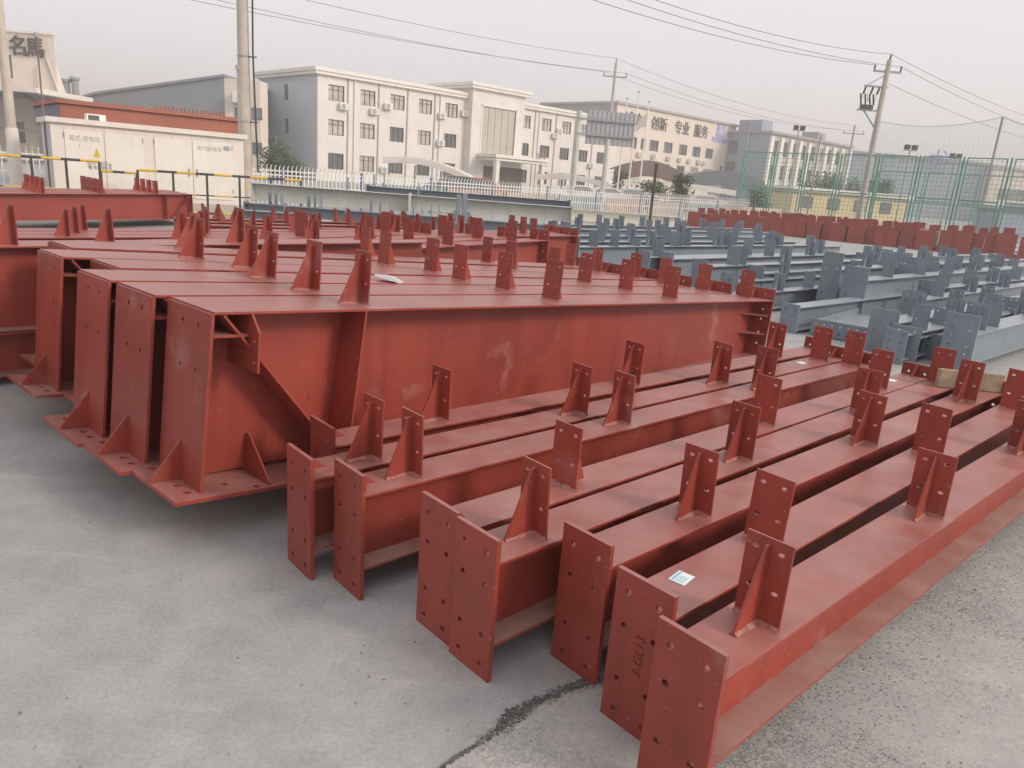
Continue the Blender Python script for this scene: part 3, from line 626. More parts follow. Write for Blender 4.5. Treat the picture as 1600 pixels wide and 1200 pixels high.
top = []; bot = []
for i in range(len(JT) - 1):
    A = gp(*JT[i]); B = gp(*JT[i + 1]); d = (B - A).normalized(); nn = Vector((-d.y, d.x, 0))
    for k in range(22):
        t = k / 22; w = WJ[i] * (1 - t) + WJ[i + 1] * t; p = A.lerp(B, t)
        top.append(p + nn * (w * random.uniform(.35, 1.6))); bot.append(p - nn * (w * random.uniform(.3, 1.5)))
v = [(p.x, p.y, .004) for p in top] + [(p.x, p.y, .004) for p in bot]; N = len(top)
me = bpy.data.meshes.new('broken_joint'); me.from_pydata(v, [], [(N + i, N + i + 1, i + 1, i) for i in range(N - 1)]); me.materials.append(RUBBLE)
tag(put('broken_joint', me), 'crumbled dark joint running across the concrete', None, kind='structure')
chips('joint_rubble', 'dark crumbled chips lying in the broken concrete joint', JT[3:], 1100, RUBBLE, .012, .001, .006)
chips('joint_grit', 'pale grit mixed into the broken concrete joint', JT[2:], 1300, STONE, .016, .0008, .004)
chips('stone_chips', 'small stone chips strewn over the gritty concrete', [(1200, 1180), (1300, 1060), (1400, 960), (1500, 880), (1600, 820), (1660, 780)], 12000, STONE, .2, .0008, .0048)
chips('yard_specks', 'scattered dark specks on the open concrete', [(60, 1150), (260, 800), (420, 1000), (640, 1000), (760, 1150), (300, 1180)], 80, RUBBLE, .35, .001, .006)

# ---------------------------------------------------------------- striped railing
def railing(label, a, b, n, legs, group='striped guard railings', h=1.12, returns=True):
    a = Vector(a); b = Vector(b); d = b - a; L = d.length; d.normalize()
    rt = thing('guard_railing', label, 'railing', (a.x, a.y, 0), math.atan2(d.y, d.x), group)
    for lv, rad in ((h, .03), (.6, .016), (.16, .03)):
        seg = L / n
        for k in range(n):
            MB().tube((k * seg, 0, lv), ((k + 1) * seg, 0, lv), rad, 8).build('rail_section', YELLOW if k % 2 == 0 else BLACK, rt)
    for k in range(legs):
        x = L * k / (legs - 1)
        MB().tube((x, 0, 0), (x, 0, h), .028, 8).build('post', BLACK, rt)
    return rt
p1 = gp(-70, 338, 0); p1 = dp(-60, 300, 16.2); p2 = dp(158, 300, 17.6)
railing('yellow and black railing in front of the left half of the cabinet', p1, p2, 7, 5, h=1.26)
p1 = dp(217, 300, 18.3); p2 = dp(470, 300, 20.2)
railing('yellow and black railing in front of the right half of the cabinet', p1, p2, 9, 6)
p1 = dp(160, 300, 18.6); p2 = dp(215, 300, 18.9)
railing('short striped railing between the two long ones', p1, p2, 3, 2, h=1.02)

# ---------------------------------------------------------------- electrical cabinet
a = dp(82, 240, 18.4); b = dp(381, 250, 21.2); a.z = b.z = 0; d = b - a; L = d.length; hd = math.atan2(d.y, d.x)
rt = thing('transformer_cabinet', 'long cream electrical cabinet with warning sign behind the striped railing', 'cabinet', a, hd)
MB().box(0, L, .0, 2.0, .30, 2.08).build('body', CREAM, rt)
MB().box(-.06, L + .06, -.05, 2.06, -.2, .30).build('plinth', CONCP, rt)
MB().box(-.09, L + .09, -.09, 2.1, 2.08, 2.2).build('roof', CREAM, rt)
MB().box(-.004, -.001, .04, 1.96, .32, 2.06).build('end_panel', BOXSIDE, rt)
for (u0, u1) in ((.03, .45), (.255, .0), (.0, 0)): pass
DO = [(.06, .245), (.25, .44), (.50, .70), (.705, .93)]
for k, (u0, u1) in enumerate(DO):
    dr = MB().box(u0 * L, u1 * L, -.022, -.002, .42, 1.92).build('door', CREAMD, rt, bev=.006)
    hx = (u1 if k % 2 == 0 else u0) * L + (-.09 if k % 2 == 0 else .09)
    MB().box(hx - .02, hx + .02, -.045, -.023, 1.0, 1.2).build('handle', STEELP, dr)
    for zz in (.6, 1.75):
        hx = (u0 if k % 2 == 0 else u1) * L
        MB().tube((hx, -.026, zz), (hx, -.026, zz + .12), .012, 6).build('hinge', STEELP, dr)
for k in range(18): MB().box(L * (.06 + .05 * k) - .03, L * (.06 + .05 * k) + .03, -.012, -.001, 1.96, 2.02).build('vent_slot', WALLB, rt)
sg = MB().box(.175 * L, .24 * L, -.028, -.023, .95, 1.62).build('warning_sign', CREAMD, rt)
MB().prism([(.190 * L, 1.33), (.225 * L, 1.33), (.2075 * L, 1.56)], -.031, -.029).build('triangle', YELLOW, sg)
text('止步 高压\n有电危险', .11, TXTD, 'lettering', sg, (.2075 * L, -.031, 1.13), (R(90), 0, 0))
text('箱式-变电站', .15, PIL, 'lettering', rt, (.155 * L, -.026, 1.74), (R(90), 0, 0), sx=.85)
text('1  -  2', .13, PIL, 'lettering', rt, (.155 * L, -.026, 1.56), (R(90), 0, 0))
text('电气配电室', .13, PIL, 'lettering', rt, (.80 * L, -.026, 1.74), (R(90), 0, 0))
MB().box(.88 * L, .915 * L, -.03, -.023, 1.74, 1.85).build('name_plate', STEELP, rt)

# thin lightning rod with lamp at the cabinet's left end and one at the right
for q, (pt, pb, Y) in enumerate((((57, 58), (70, 203), 19.0), ((371, 108), (373, 205), 21.4))):
    A = dp(pt[0], pt[1], Y); B = dp(pb[0], pb[1], Y); B.x = (A.x + B.x) / 2
    rt = thing('lightning_rod', ('thin brown rod rising at the left end of the cabinet', 'thin rod rising at the right end of the cabinet')[q], 'rod', (B.x, Y, 0), 0, 'rods on the cabinet')
    MB().tube((0, 0, 0), (0, 0, A.z), .02, 8).build('pole', BROWN if q == 0 else STEELP, rt)
    MB().tube((0, 0, A.z), (0, 0, A.z + .10), .06, 8, .045).build('tip', STEELP, rt)
    MB().poly([(0, 0, B.z), (.18, 0, B.z)], .02).build('bracket', STEELP, rt)

# ---------------------------------------------------------------- poles in front of the buildings
def concrete_pole(label, top, bot, Y, r0, r1, mt=CONCP):
    B = dp(bot[0], bot[1], Y); A = dp(top[0], top[1], Y)
    rt = thing('utility_pole', label, 'pole', (B.x, Y, 0), 0, None)
    H = A.z
    MB().tube((0, 0, 0), (0, 0, H), r0, 18, r1).build('pole', mt, rt)
    return rt, H, B.x
rt, H, bx = concrete_pole('thick concrete pole rising behind the right end of the cabinet', (384, -260), (384, 240), 23, .20, .13)
for zz in (2.6, 4.4, 6.2, 8.2):
    MB().tube((0, 0, zz), (0, 0, zz + .05), .205 - zz * .005, 18).build('band', STEELP, rt)
    MB().bar((.15, -.05, zz + .02), (.40, -.05, zz + .02), .03, .03).build('bracket', BLACK, rt)
cb = thing('cable_conduit', 'black cable running up beside the thick concrete pole', 'cable', (bx + .34, 22.9, 0))
MB().poly([(.06, 0, 1.2), (.02, 0, 2.4), (-.03, 0, 4.5), (.0, 0, 7), (.04, 0, 12)], .028, 8).build('cable', BLACK, cb)
rt, H, bx = concrete_pole('pale slim concrete pole at the left edge in front of the signed building', (20, -240), (22, 240), 20.5, .135, .08, CONCP)
MB().tube((0, 0, 0), (0, 0, 1.9), .17, 18, .15).build('sleeve', CREAM, rt)

# ---------------------------------------------------------------- white picket fence
F0 = dp(-60, 240, 20.8); F1 = dp(1175, 300, 43.0); F0.z = F1.z = 0
d = F1 - F0; L = d.length; hdf = math.atan2(d.y, d.x)
rt = thing('picket_fence', 'white metal picket fence with blue posts running behind the yard', 'fence', F0, hdf)
FH = 1.42
pk = MB()
pk.bar((0, 0, .10), (0, 0, FH - .12), .03, .03); pk.bar((0, 0, FH - .12), (0, -.05, FH - .03), .03, .028); pk.bar((0, -.05, FH - .03), (0, -.11, FH), .026, .02)
pm = pk.mesh('picket', WHITEP)
sp = .15; npk = int(L / sp)
for i in range(npk):
    x = i * sp
    if x > 4.5 and 0 <= i < 10000: pass
    if i < 298: put('picket', pm, rt, (x, 0, 0))
if npk > 298:
    m = MB()
    for i in range(298, npk): m.box(i * sp - .015, i * sp + .015, -.015, .015, .1, FH)
    o = m.build('far_pickets', WHITEP, rt); o['kind'] = 'stuff'
for zz in (.22, .72, 1.08, 1.22): MB().box(-.2, L, .016, .05, zz, zz + .04).build('rail', WHITEP, rt)
x = 0
while x < L:
    MB().box(x - .05, x + .05, .0, .1, 0, 1.36).build('post', BLUEP, rt); x += 3.0
# coloured boards and low kerb behind it
for k in range(9):
    u = 13 + 3.0 * k
    c = F0 + d.normalized() * u + Vector((-math.sin(hdf), math.cos(hdf), 0)) * .45
    mt = (mat('teal_board%d' % k, (.30, .42, .40), .6, .4, .1, 2), mat('salmon_board%d' % k, (.58, .40, .30), .6, .4, .1, 2), mat('sand_board%d' % k, (.60, .50, .38), .6, .4, .1, 2))[k % 3]
    b = thing('notice_board', '%s low coloured board from the left behind the picket fence' % ORD[k], 'board', (c.x, c.y, 0), hdf, 'coloured boards behind the fence')
    MB().box(.1, 2.75, 0, .04, .35, 1.0).build('panel', mt, b); MB().box(.05, .1, 0, .05, 0, 1.05).build('post', STEELP, b); MB().box(2.75, 2.8, 0, .05, 0, 1.05).build('post', STEELP, b)
# dark post in front
A = dp(1027, 258, 30); B = dp(1016, 330, 30)
o = MB().tube((0, 0, 0), (0, 0, A.z), .06, 10).tube((0, 0, A.z), (0, 0, A.z + .05), .085, 10).build('bollard_post', BLACK, None, ((A.x + B.x) / 2, 30, 0)); tag(o, 'slim black post standing before the white fence', 'post')

# ---------------------------------------------------------------- buildings
def facade(mb, u0, u1, z0, z1, ops, y=0, depth=.18):
    us = sorted({u0, u1, *[o[0] for o in ops], *[o[1] for o in ops]}); zs = sorted({z0, z1, *[o[2] for o in ops], *[o[3] for o in ops]})
    us = [u for u in us if u0 <= u <= u1]; zs = [z for z in zs if z0 <= z <= z1]
    for a, b in zip(us, us[1:]):
        for c, e in zip(zs, zs[1:]):
            mu, mz = (a + b) / 2, (c + e) / 2
            if any(o[0] < mu < o[1] and o[2] < mz < o[3] for o in ops): continue
            mb.quad((a, y, c), (b, y, c), (b, y, e), (a, y, e))
    for a, b, c, e in ops:
        mb.quad((a, y, c), (b, y, c), (b, y + depth, c), (a, y + depth, c)); mb.quad((a, y, e), (a, y + depth, e), (b, y + depth, e), (b, y, e))
        mb.quad((a, y, c), (a, y + depth, c), (a, y + depth, e), (a, y, e)); mb.quad((b, y, c), (b, y, e), (b, y + depth, e), (b, y + depth, c))
def window(rt, a, b, c, e, y=0, depth=.17, gl=GLASS, mull=3, transom=.7):
    f = MB(); t = .05
    f.box(a, b, y + depth - .07, y + depth - .01, c, c + t); f.box(a, b, y + depth - .07, y + depth - .01, e - t, e)
    f.box(a, a + t, y + depth - .07, y + depth - .01, c + t, e - t); f.box(b - t, b, y + depth - .07, y + depth - .01, c + t, e - t)
    for k in range(1, mull): x = a + (b - a) * k / mull; f.box(x - t / 2, x + t / 2, y + depth - .065, y + depth - .012, c + t, e - t)
    if transom: z = c + (e - c) * transom; f.box(a + t, b - t, y + depth - .06, y + depth - .015, z - t / 2, z + t / 2)
    w = f.build('window', FRAME, rt)
    MB().box(a, b, y + depth - .005, y + depth + .005, c, e).build('pane', gl, w)
    return w
ACN = [0]
def ac(root_loc, hd, u, z, where, y=-.45):
    h = Vector((math.cos(hd), math.sin(hd), 0)); l = Vector((-h.y, h.x, 0)); p = Vector(root_loc) + h * u + l * y
    o = thing('air_conditioner', where, 'air conditioner', (p.x, p.y, z), hd, 'air conditioners on the facades')
    MB().box(0, .85, 0, .33, 0, .58).build('casing', WHITEP, o, bev=.02)
    c = []
    m = MB()
    for k in range(16):
        t0, t1 = 2 * math.pi * k / 16, 2 * math.pi * (k + 1) / 16
        for r0, r1 in ((.16, .23), (.04, .1)):
            m.quad((.34 + r0 * math.cos(t0), -.006, .29 + r0 * math.sin(t0)), (.34 + r1 * math.cos(t0), -.006, .29 + r1 * math.sin(t0)), (.34 + r1 * math.cos(t1), -.006, .29 + r1 * math.sin(t1)), (.34 + r0 * math.cos(t1), -.006, .29 + r0 * math.sin(t1)))
    m.build('fan_grille', FRAME, o)
    MB().box(.1, .14, .02, .45, -.05, -.005).box(.7, .74, .02, .45, -.05, -.005).build('bracket', STEELP, o)
    return o

# --- three storey office
H1 = .7763; O1 = Vector((-19.912, 72.0, 0))
b1 = thing('office_building', 'three storey pale office building with white cornice and tall glazed entrance bay', 'building', O1, H1)
ops = []; rows = ((7.32, 8.71), (4.25, 5.65), (1.15, 2.62))
lw = [1.12 + 3.455 * k for k in range(5)]; rw = [25.98 + 3.53 * k for k in range(5)]
for u in lw + rw:
    for z0, z1 in rows: ops.append((u, u + 1.68, z0, z1))
LB = 44.0
w = MB(); facade(w, 0, 17.8, 0, 9.45, ops); facade(w, 25.6, LB, 0, 9.45, ops)
w.quad((LB, 0, 0), (LB, 12, 0), (LB, 12, 9.45), (LB, 0, 9.45)).quad((0, 12, 0), (LB, 12, 0), (LB, 12, 9.45), (0, 12, 9.45)).quad((0, 0, 9.45), (LB, 0, 9.45), (LB, 12, 9.45), (0, 12, 9.45))
w.build('wall', WALLB, b1)
s = MB(); ew = [(-.0, 0)]
so_ = [(5.7, 6.6, 7.3, 8.75), (5.7, 6.6, 4.2, 5.6)]
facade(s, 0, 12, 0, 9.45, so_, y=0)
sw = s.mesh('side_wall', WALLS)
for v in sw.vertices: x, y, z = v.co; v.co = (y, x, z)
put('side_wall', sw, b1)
for a, b, c, e in so_:
    g_ = MB().box(.17, .18, a, b, c, e).build('window', FRAME, b1); MB().box(.16, .168, a + .06, b - .06, c + .06, e - .06).build('pane', GLASS, g_)
random.seed(4)
for u in lw + rw:
    for ri, (z0, z1) in enumerate(rows):
        window(b1, u, u + 1.68, z0, z1, gl=GLASSW if (ri == 0 or (ri == 1 and u < 6) or random.random() < .12) else GLASS)
MB().box(-.38, 17.8, -.38, 12.3, 9.45, 9.70).box(-.48, 17.75, -.48, 12.4, 9.73, 10.05).build('cornice', CORN, b1)
MB().box(25.5, LB + .3, -.38, 12.3, 9.45, 9.70).box(25.55, LB + .4, -.48, 12.4, 9.73, 10.05).build('cornice', CORN, b1)
for u in (3.12, 6.55, 10.0, 13.47, 28.3, 31.9, 35.4, 38.9):
    MB().box(u, u + .14, -.08, -.002, 0, 9.44).build('pilaster', PIL, b1)
    if u in (3.12, 13.47, 28.3): MB().tube((u + .75, -.1, 0), (u + .75, -.1, 9.44), .07, 8).build('downpipe', WHITEP, b1)
# entrance bay
bay = MB(); gop = (19.3, 24.3, 3.92, 8.89)
facade(bay, 17.8, 25.6, 0, 10.5, [gop], y=-1.0); bay.quad((17.8, -1, 0), (17.8, 6, 0), (17.8, 6, 10.5), (17.8, -1, 10.5)).quad((25.6, -1, 0), (25.6, 6, 0), (25.6, 6, 10.5), (25.6, -1, 10.5)).quad((17.8, 6, 9), (25.6, 6, 9), (25.6, 6, 10.5), (17.8, 6, 10.5))
by = bay.build('entrance_bay', WALLB, b1)
MB().box(17.3, 26.1, -1.45, 6.4, 10.5, 10.75).box(17.2, 26.2, -1.55, 6.5, 10.78, 11.12).build('cornice', CORN, b1)
cw = MB().box(gop[0], gop[1], -.86, -.85, gop[2], gop[3]).build('curtain_wall', CURT, b1)
m = MB()
for k in range(1, 5): x = gop[0] + 5 * k / 5; m.box(x - .025, x + .025, -.9, -.861, gop[2], gop[3])
for k in range(1, 5): z = gop[2] + 4.97 * k / 5; m.box(gop[0], gop[1], -.895, -.861, z - .025, z + .025)
m.build('mullions', PIL, cw)
f = MB(); f.box(gop[0] - .15, gop[0], -1.06, -.86, gop[2], gop[3] + .15).box(gop[1], gop[1] + .15, -1.06, -.86, gop[2], gop[3] + .15).box(gop[0] - .15, gop[1] + .15, -1.06, -.86, gop[3] + .0, gop[3] + .15); f.build('surround', CORN, cw)
cn = MB().box(19.0, 27.0, -4.0, -1.0, 3.3, 3.55).box(18.8, 27.2, -4.2, -1.0, 3.6, 3.95).build('porch_canopy', CORN, b1)
MB().box(19.2, 19.7, -3.9, -3.4, 0, 3.3).box(26.2, 26.7, -3.9, -3.4, 0, 3.3).build('porch_column', CORN, b1)
text('公司', .75, mat('gold_letters', (.34, .25, .12), .5, .5, .1, 3), 'lettering', cn, (25.6, -4.22, 4.15), (R(90), 0, 0), .05)
MB().box(19.9, 25.9, -1.05, -1.01, 0, 2.7).build('entrance_door', FRAME, b1)
# side entrance sign and shelter
sgn = MB().box(-.12, -.02, 8.2, 10.4, 3.1, 3.9).build('name_board', WHITEP, b1)
t_ = text('办公楼', .5, TXTD, 'lettering', sgn, (-.14, 9.3, 3.5), (R(90), 0, R(-90)), .01)
MB().box(-2.2, -.02, 7.6, 11.2, 2.75, 2.9).tube((-2.1, 7.7, 0), (-2.1, 7.7, 2.75), .06, 8).tube((-2.1, 11.1, 0), (-2.1, 11.1, 2.75), .06, 8).build('side_canopy', DARKR, b1)
ACS = [(2.15, 6.62, 'air conditioner under the leftmost top floor window of the pale office'), (5.55, 6.55, 'air conditioner under the second top floor window of the pale office'), (7.15, 7.2, 'air conditioner left of the third top floor window of the pale office'), (13.95, 7.05, 'air conditioner beside the downpipe, top floor of the pale office'), (13.9, 4.3, 'air conditioner beside the downpipe, middle floor of the pale office'), (6.9, 1.15, 'air conditioner near ground level on the pale office'), (17.0, 7.6, 'air conditioner tucked beside the entrance bay of the pale office'), (31.3, 6.6, 'lower of the paired air conditioners right of the entrance bay'), (32.0, 7.2, 'upper of the paired air conditioners right of the entrance bay'), (29.9, 3.3, 'air conditioner above the ground floor, right of the entrance bay'), (38.4, 3.6, 'air conditioner at the far right end of the pale office')]
for u, z, lab in ACS: ac(O1, H1, u, z, lab)

# --- beige factory office with lettering
H2 = .7763; O2 = Vector((11.1, 103.8, 0)); LB2 = 30.2
b2 = thing('factory_office', 'beige block with large dark lettering under the roof edge', 'building', O2, H2)
ops = []; u2 = [3.9, 5.9, 7.95, 11.4, 15.2, 18.8, 22.35]
for u in u2: ops.append((u, u + (1.1 if u < 6.5 else 2.1), 6.75, 8.22)); ops.append((u, u + (1.1 if u < 6.5 else 2.1), 3.8, 5.2))
ops.append((27.0, 27.8, 3.8, 5.9))
w = MB(); facade(w, 0, LB2, 0, 12.1, ops); w.quad((LB2, 0, 0), (LB2, 14, 0), (LB2, 14, 12.1), (LB2, 0, 12.1)).quad((0, 0, 12.1), (LB2, 0, 12.1), (LB2, 14, 12.1), (0, 14, 12.1)).quad((0, 14, 0), (LB2, 14, 0), (LB2, 14, 12.1), (0, 14, 12.1))
w.build('wall', WALLC, b2)
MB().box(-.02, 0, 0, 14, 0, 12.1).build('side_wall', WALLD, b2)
MB().box(-.3, LB2 + .3, -.3, 14.3, 12.1, 12.4).build('parapet', PIL, b2)
for a, b, c, e in ops: window(b2, a, b, c, e, gl=GLASSW if random.random() < .3 else GLASS, mull=2)
for q, (tx, u) in enumerate((('诚信', 3.6), ('创新', 9.6), ('专业', 15.3), ('服务', 20.3))):
    text(tx, 1.95, TXTD, 'lettering', b2, (u, -.06, 10.35), (R(90), 0, 0), .04, .012, 0, 1.0)
lg = MB().box(24.6, 26.8, -.08, -.01, 10.1, 12.0).build('logo_panel', LOGO, b2)
text('品', 1.5, WHITEP, 'lettering', lg, (25.7, -.1, 11.1), (R(90), 0, 0), .01)
MB().box(23.6, 28.0, -.06, -.01, 9.35, 10.0).build('logo_strip', LOGO, b2)
for k, u in enumerate((5.2, 8.6, 12.2, 15.1, 17.6, 20.2, 21.6)): ac(O2, H2, u, 5.75, '%s air conditioner from the left under the beige block\'s lettering' % ORD[k])

# --- grey block with white pilasters
H3 = .74; O3 = Vector((36.2, 118.2, 0)); LB3 = 27.0
b3 = thing('dormitory_block', 'grey block with white vertical pilasters behind the green sports fence', 'building', O3, H3)
ops = []
for k in range(9):
    for z0, z1 in ((7.9, 10.1), (4.4, 6.5), (1.0, 3.0)): ops.append((1.2 + 2.9 * k, 2.6 + 2.9 * k, z0, z1))
w = MB(); facade(w, 0, LB3, 0, 11.0, ops); w.quad((LB3, 0, 0), (LB3, 9, 0), (LB3, 9, 11), (LB3, 0, 11)).quad((0, 0, 11), (LB3, 0, 11), (LB3, 9, 11), (0, 9, 11)).quad((0, 9, 0), (LB3, 9, 0), (LB3, 9, 11), (0, 9, 11))
w.build('wall', mat('tan_grey_wall', (.50, .45, .40), .8, .3, .05, .5), b3)
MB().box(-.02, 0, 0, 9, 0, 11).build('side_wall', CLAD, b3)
for a, b, c, e in ops: window(b3, a, b, c, e, gl=GLASSW if random.random() < .3 else GLASS, mull=2)
for k in range(10): MB().box(2.9 * k - .05, 2.9 * k + .85, -.35, -.002, 0, 10.6).build('pilaster', CORN, b3)
MB().box(-.4, LB3 + .4, -.5, 9.3, 11.0, 11.35).build('roof_edge', WALLD, b3)
MB().box(.5, 3.5, 2, 6, 11.35, 13.0).build('stair_head', CLAD, b3); MB().box(18.5, 21.0, 2, 5, 11.35, 12.9).build('stair_head', WALLD, b3)
for z in (9.2, 6.0): 
    g_ = MB().box(-.1, -.025, 5.4, 7.0, z - 1.3, z + .6).build('window', FRAME, b3); MB().box(-.11, -.102, 5.5, 6.9, z - 1.2, z + .5).build('pane', GLASS, g_)

# --- blue grey warehouse right
A = dp(1330, 238, 150); B = dp(1548, 258, 150); 
b4 = thing('warehouse', 'long blue grey clad warehouse behind the sports fence', 'building', (A.x, 150, 0), 0, None)
L4 = B.x - A.x
m = MB().prism([(0, 0), (L4, 0), (L4, B.z), (L4 * .0, A.z)], 0, 30); m.build('cladding', CLAD, b4)
for k in range(18):
    x = L4 * (k + .5) / 18; z = A.z + (B.z - A.z) * (k + .5) / 18
    MB().box(x - .08, x + .08, -.07, -.001, 0, z - .05).build('cladding_rib', CLAD, b4)
MB().prism([(-.2, A.z - .1), (L4 + .2, B.z - .1), (L4 + .2, B.z + .35), (-.2, A.z + .35)], -.4, 30.4).build('roof_edge', CLADD, b4)
MB().box(L4 * .28, L4 * .34, -.1, -.002, 2.5, 6.5).build('louvre', CLADD, b4)
t_ = text('龙', 4.2, mat('blue_sign', (.22, .26, .55), .6, .4, .05, 1), 'lettering', b4, (L4 * .62, -.5, B.z - .2), (R(90), 0, 0), .05)
C_ = dp(1548, 262, 149); D_ = dp(1640, 275, 149)
b5 = thing('pale_warehouse', 'pale beige shed at the right edge behind the tall net', 'building', (C_.x, 148, 0), 0)
MB().prism([(0, 0), (D_.x - C_.x, 0), (D_.x - C_.x, D_.z), (0, C_.z)], 0, 30).build('wall', WALLC, b5)
MB().prism([(-.3, C_.z), (D_.x - C_.x + .3, D_.z), (D_.x - C_.x + .3, D_.z + .5), (-.3, C_.z + .5)], -.3, 30.3).build('roof_edge', PIL, b5)
MB().box(2, 14, -.1, -.002, 4.6, 6.6).build('window_band', GLASS, b5); MB().box(0, 16, -1.5, -.002, 2.6, 2.8).build('canopy', CLADD, b5)
# --- yellow low building
A = dp(1240, 299, 75); B = dp(1420, 308, 78); d = B - A
b6_ = thing('yellow_shed', 'low yellow building with flat white roof behind the green fence', 'building', (A.x, A.y, 0), math.atan2(d.y, d.x))
MB().box(0, d.length, 0, 5, 0, 2.5).build('wall', YELB, b6_); MB().box(-.3, d.length + .3, -.4, 5.3, 2.5, 2.85).build('roof', CORN, b6_)
for k in range(4): 
    g_ = MB().box(1 + 3 * k, 2.3 + 3 * k, -.05, -.002, .9, 2.0).build('window', FRAME, b6_); MB().box(1.08 + 3 * k, 2.22 + 3 * k, -.056, -.052, .98, 1.92).build('pane', GLASS, g_)

# --- left buildings
A = dp(-40, 43, 62); Hs = A.z
E_ = dp(83, 55, 62)
b7_ = thing('signed_building', 'beige building at the left edge with two large dark characters', 'building', (A.x, 62, 0), 0)
L7 = E_.x - A.x
ops = [(L7 - 7.6 + 0, L7 - 5.2, 6.3, 8.2), (L7 - 4.3, L7 - 3.5, 6.3, 8.0), (L7 - 7.2, L7 - 5.4, 1.4, 3.0), (L7 - 4.4, L7 - 3.0, 1.4, 3.0)]
w = MB(); facade(w, 0, L7, 0, E_.z, ops); w.quad((L7, 0, 0), (L7 - 9, 12, 0), (L7 - 9, 12, E_.z), (L7, 0, E_.z)).quad((0, 0, E_.z), (L7, 0, E_.z), (L7 - 9, 12, E_.z), (-6, 12, E_.z))
w.build('wall', WALLC, b7_)
for a, b, c, e in ops: window(b7_, a, b, c, e, mull=2, transom=0)
MB().box(-.2, L7 + .1, -.15, .3, E_.z, E_.z + .15).build('coping', CORN, b7_)
for k in range(int(L7 / .6)): MB().box(.3 + .6 * k, .34 + .6 * k, -.03, -.001, 8.4, E_.z).build('cladding_rib', WALLC, b7_)
gw = [(q.x - A.x, q.z) for q in (dp(60, 104, 62), dp(74, 91, 62), dp(93, 145, 62))]; MB().prism([(gw[0][0], 0), (gw[2][0], 0), gw[2], gw[1], gw[0]], -.25, .9).build('gable_wing', WALLC, b7_); MB().bar((gw[1][0], -.3, gw[1][1]), (gw[2][0], -.3, gw[2][1]), .12, .16).build('verge', WALLD, b7_)
pc = dp(39, 76, 62); text('名', 1.55, TXTD, 'lettering', b7_, (dp(29.5, 74, 62).x - A.x, -.1, dp(29.5, 74, 62).z), (R(90), 0, 0), .06, .012)
text('馬', 1.55, TXTD, 'lettering', b7_, (dp(56, 77, 62).x - A.x, -.1, dp(56, 77, 62).z), (R(90), 0, 0), .06, .012)
MB().box(dp(-10, 70, 62).x - A.x, dp(11, 70, 62).x - A.x, -.1, -.01, dp(0, 79, 62).z, dp(0, 60, 62).z).build('sign_panel', TXTG, b7_)
cz = dp(0, 137, 58).z
cp = MB(); cx1 = dp(98, 148, 58).x - A.x; cp.box(-3, cx1, -7, -.01, cz - .35, cz); cp.build('canopy', CANOPY, b7_)
MB().box(-3, cx1, -6.9, -.02, cz - .42, cz - .36).build('canopy_soffit', WALLD, b7_)
MB().bar((cx1 - 1.4, -6.5, cz - .4), (cx1 - .6, -1, cz - 2.6), .14, .14).build('canopy_strut', FRAME, b7_)
# low awning and doorway goods beneath
MB().prism([(0, 2.6), (cx1 - 1, 2.2), (cx1 - 1, 2.28), (0, 2.7)], -9, -4).build('awning', DARKR, b7_)
MB().box(cx1 - 6, cx1 - 3.5, -8.8, -8.7, .6, 2.2).build('awning_panel', YELLOW, b7_)
for q in range(2):
    p = dp(104 + 14 * q, 140, 80); o = MB().tube((0, 0, 0), (0, 0, dp(104, 128 if q == 0 else 124, 80).z), .35, 12).tube((0, 0, dp(104, 128 if q == 0 else 124, 80).z), (0, 0, dp(104, 127 if q == 0 else 123, 80).z + .2), .5, 12).build('chimney_stack', STEELP, None, (p.x, 80, 0)); tag(o, ('shorter thin flue left of the grey warehouse roof', 'taller thin flue left of the grey warehouse roof')[q], 'flue')
# red fascia building behind the cabinet
A = dp(95, 190, 27); B = dp(376, 212, 31); A.z = B.z = 0; d = B - A
zt = dp(112, 158, 27.3).z
b8_ = thing('red_roof_house', 'low cream house with broad red brown roof fascia behind the cabinet', 'building', A, math.atan2(d.y, d.x))
MB().box(.5, d.length - .1, .5, 6, 0, zt - .9).build('wall', CREAM, b8_)
MB().box(0, d.length, 0, 6.5, zt - .78, zt - .12).build('fascia', REDROOF, b8_); MB().box(-.12, d.length + .1, -.12, 6.6, zt - .1, zt + .04).build('roof', REDROOF, b8_)
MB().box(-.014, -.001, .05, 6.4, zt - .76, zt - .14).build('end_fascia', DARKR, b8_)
for k in range(18): MB().box(d.length * .62 + .16 * k, d.length * .62 + .16 * k + .05, 3, 3.1, zt + .05, zt + .33).build('roof_slat', REDROOF, b8_)
MB().box(d.length * .83, d.length * .96, .44, .499, zt - 1.3, zt - .95).build('vent_grille', BROWN, b8_)
u = 2.0
o = thing('air_conditioner', 'air conditioner unit standing on the cabinet roof at the left', 'air conditioner', dp(135, 183, 20.2), math.atan2(d.y, d.x)); o.location.z = 2.2
MB().box(0, .46, 0, .3, 0, .2).build('casing', WHITEP, o, bev=.015); MB().box(.04, .3, -.004, -.001, .03, .17).build('fan_grille', FRAME, o)
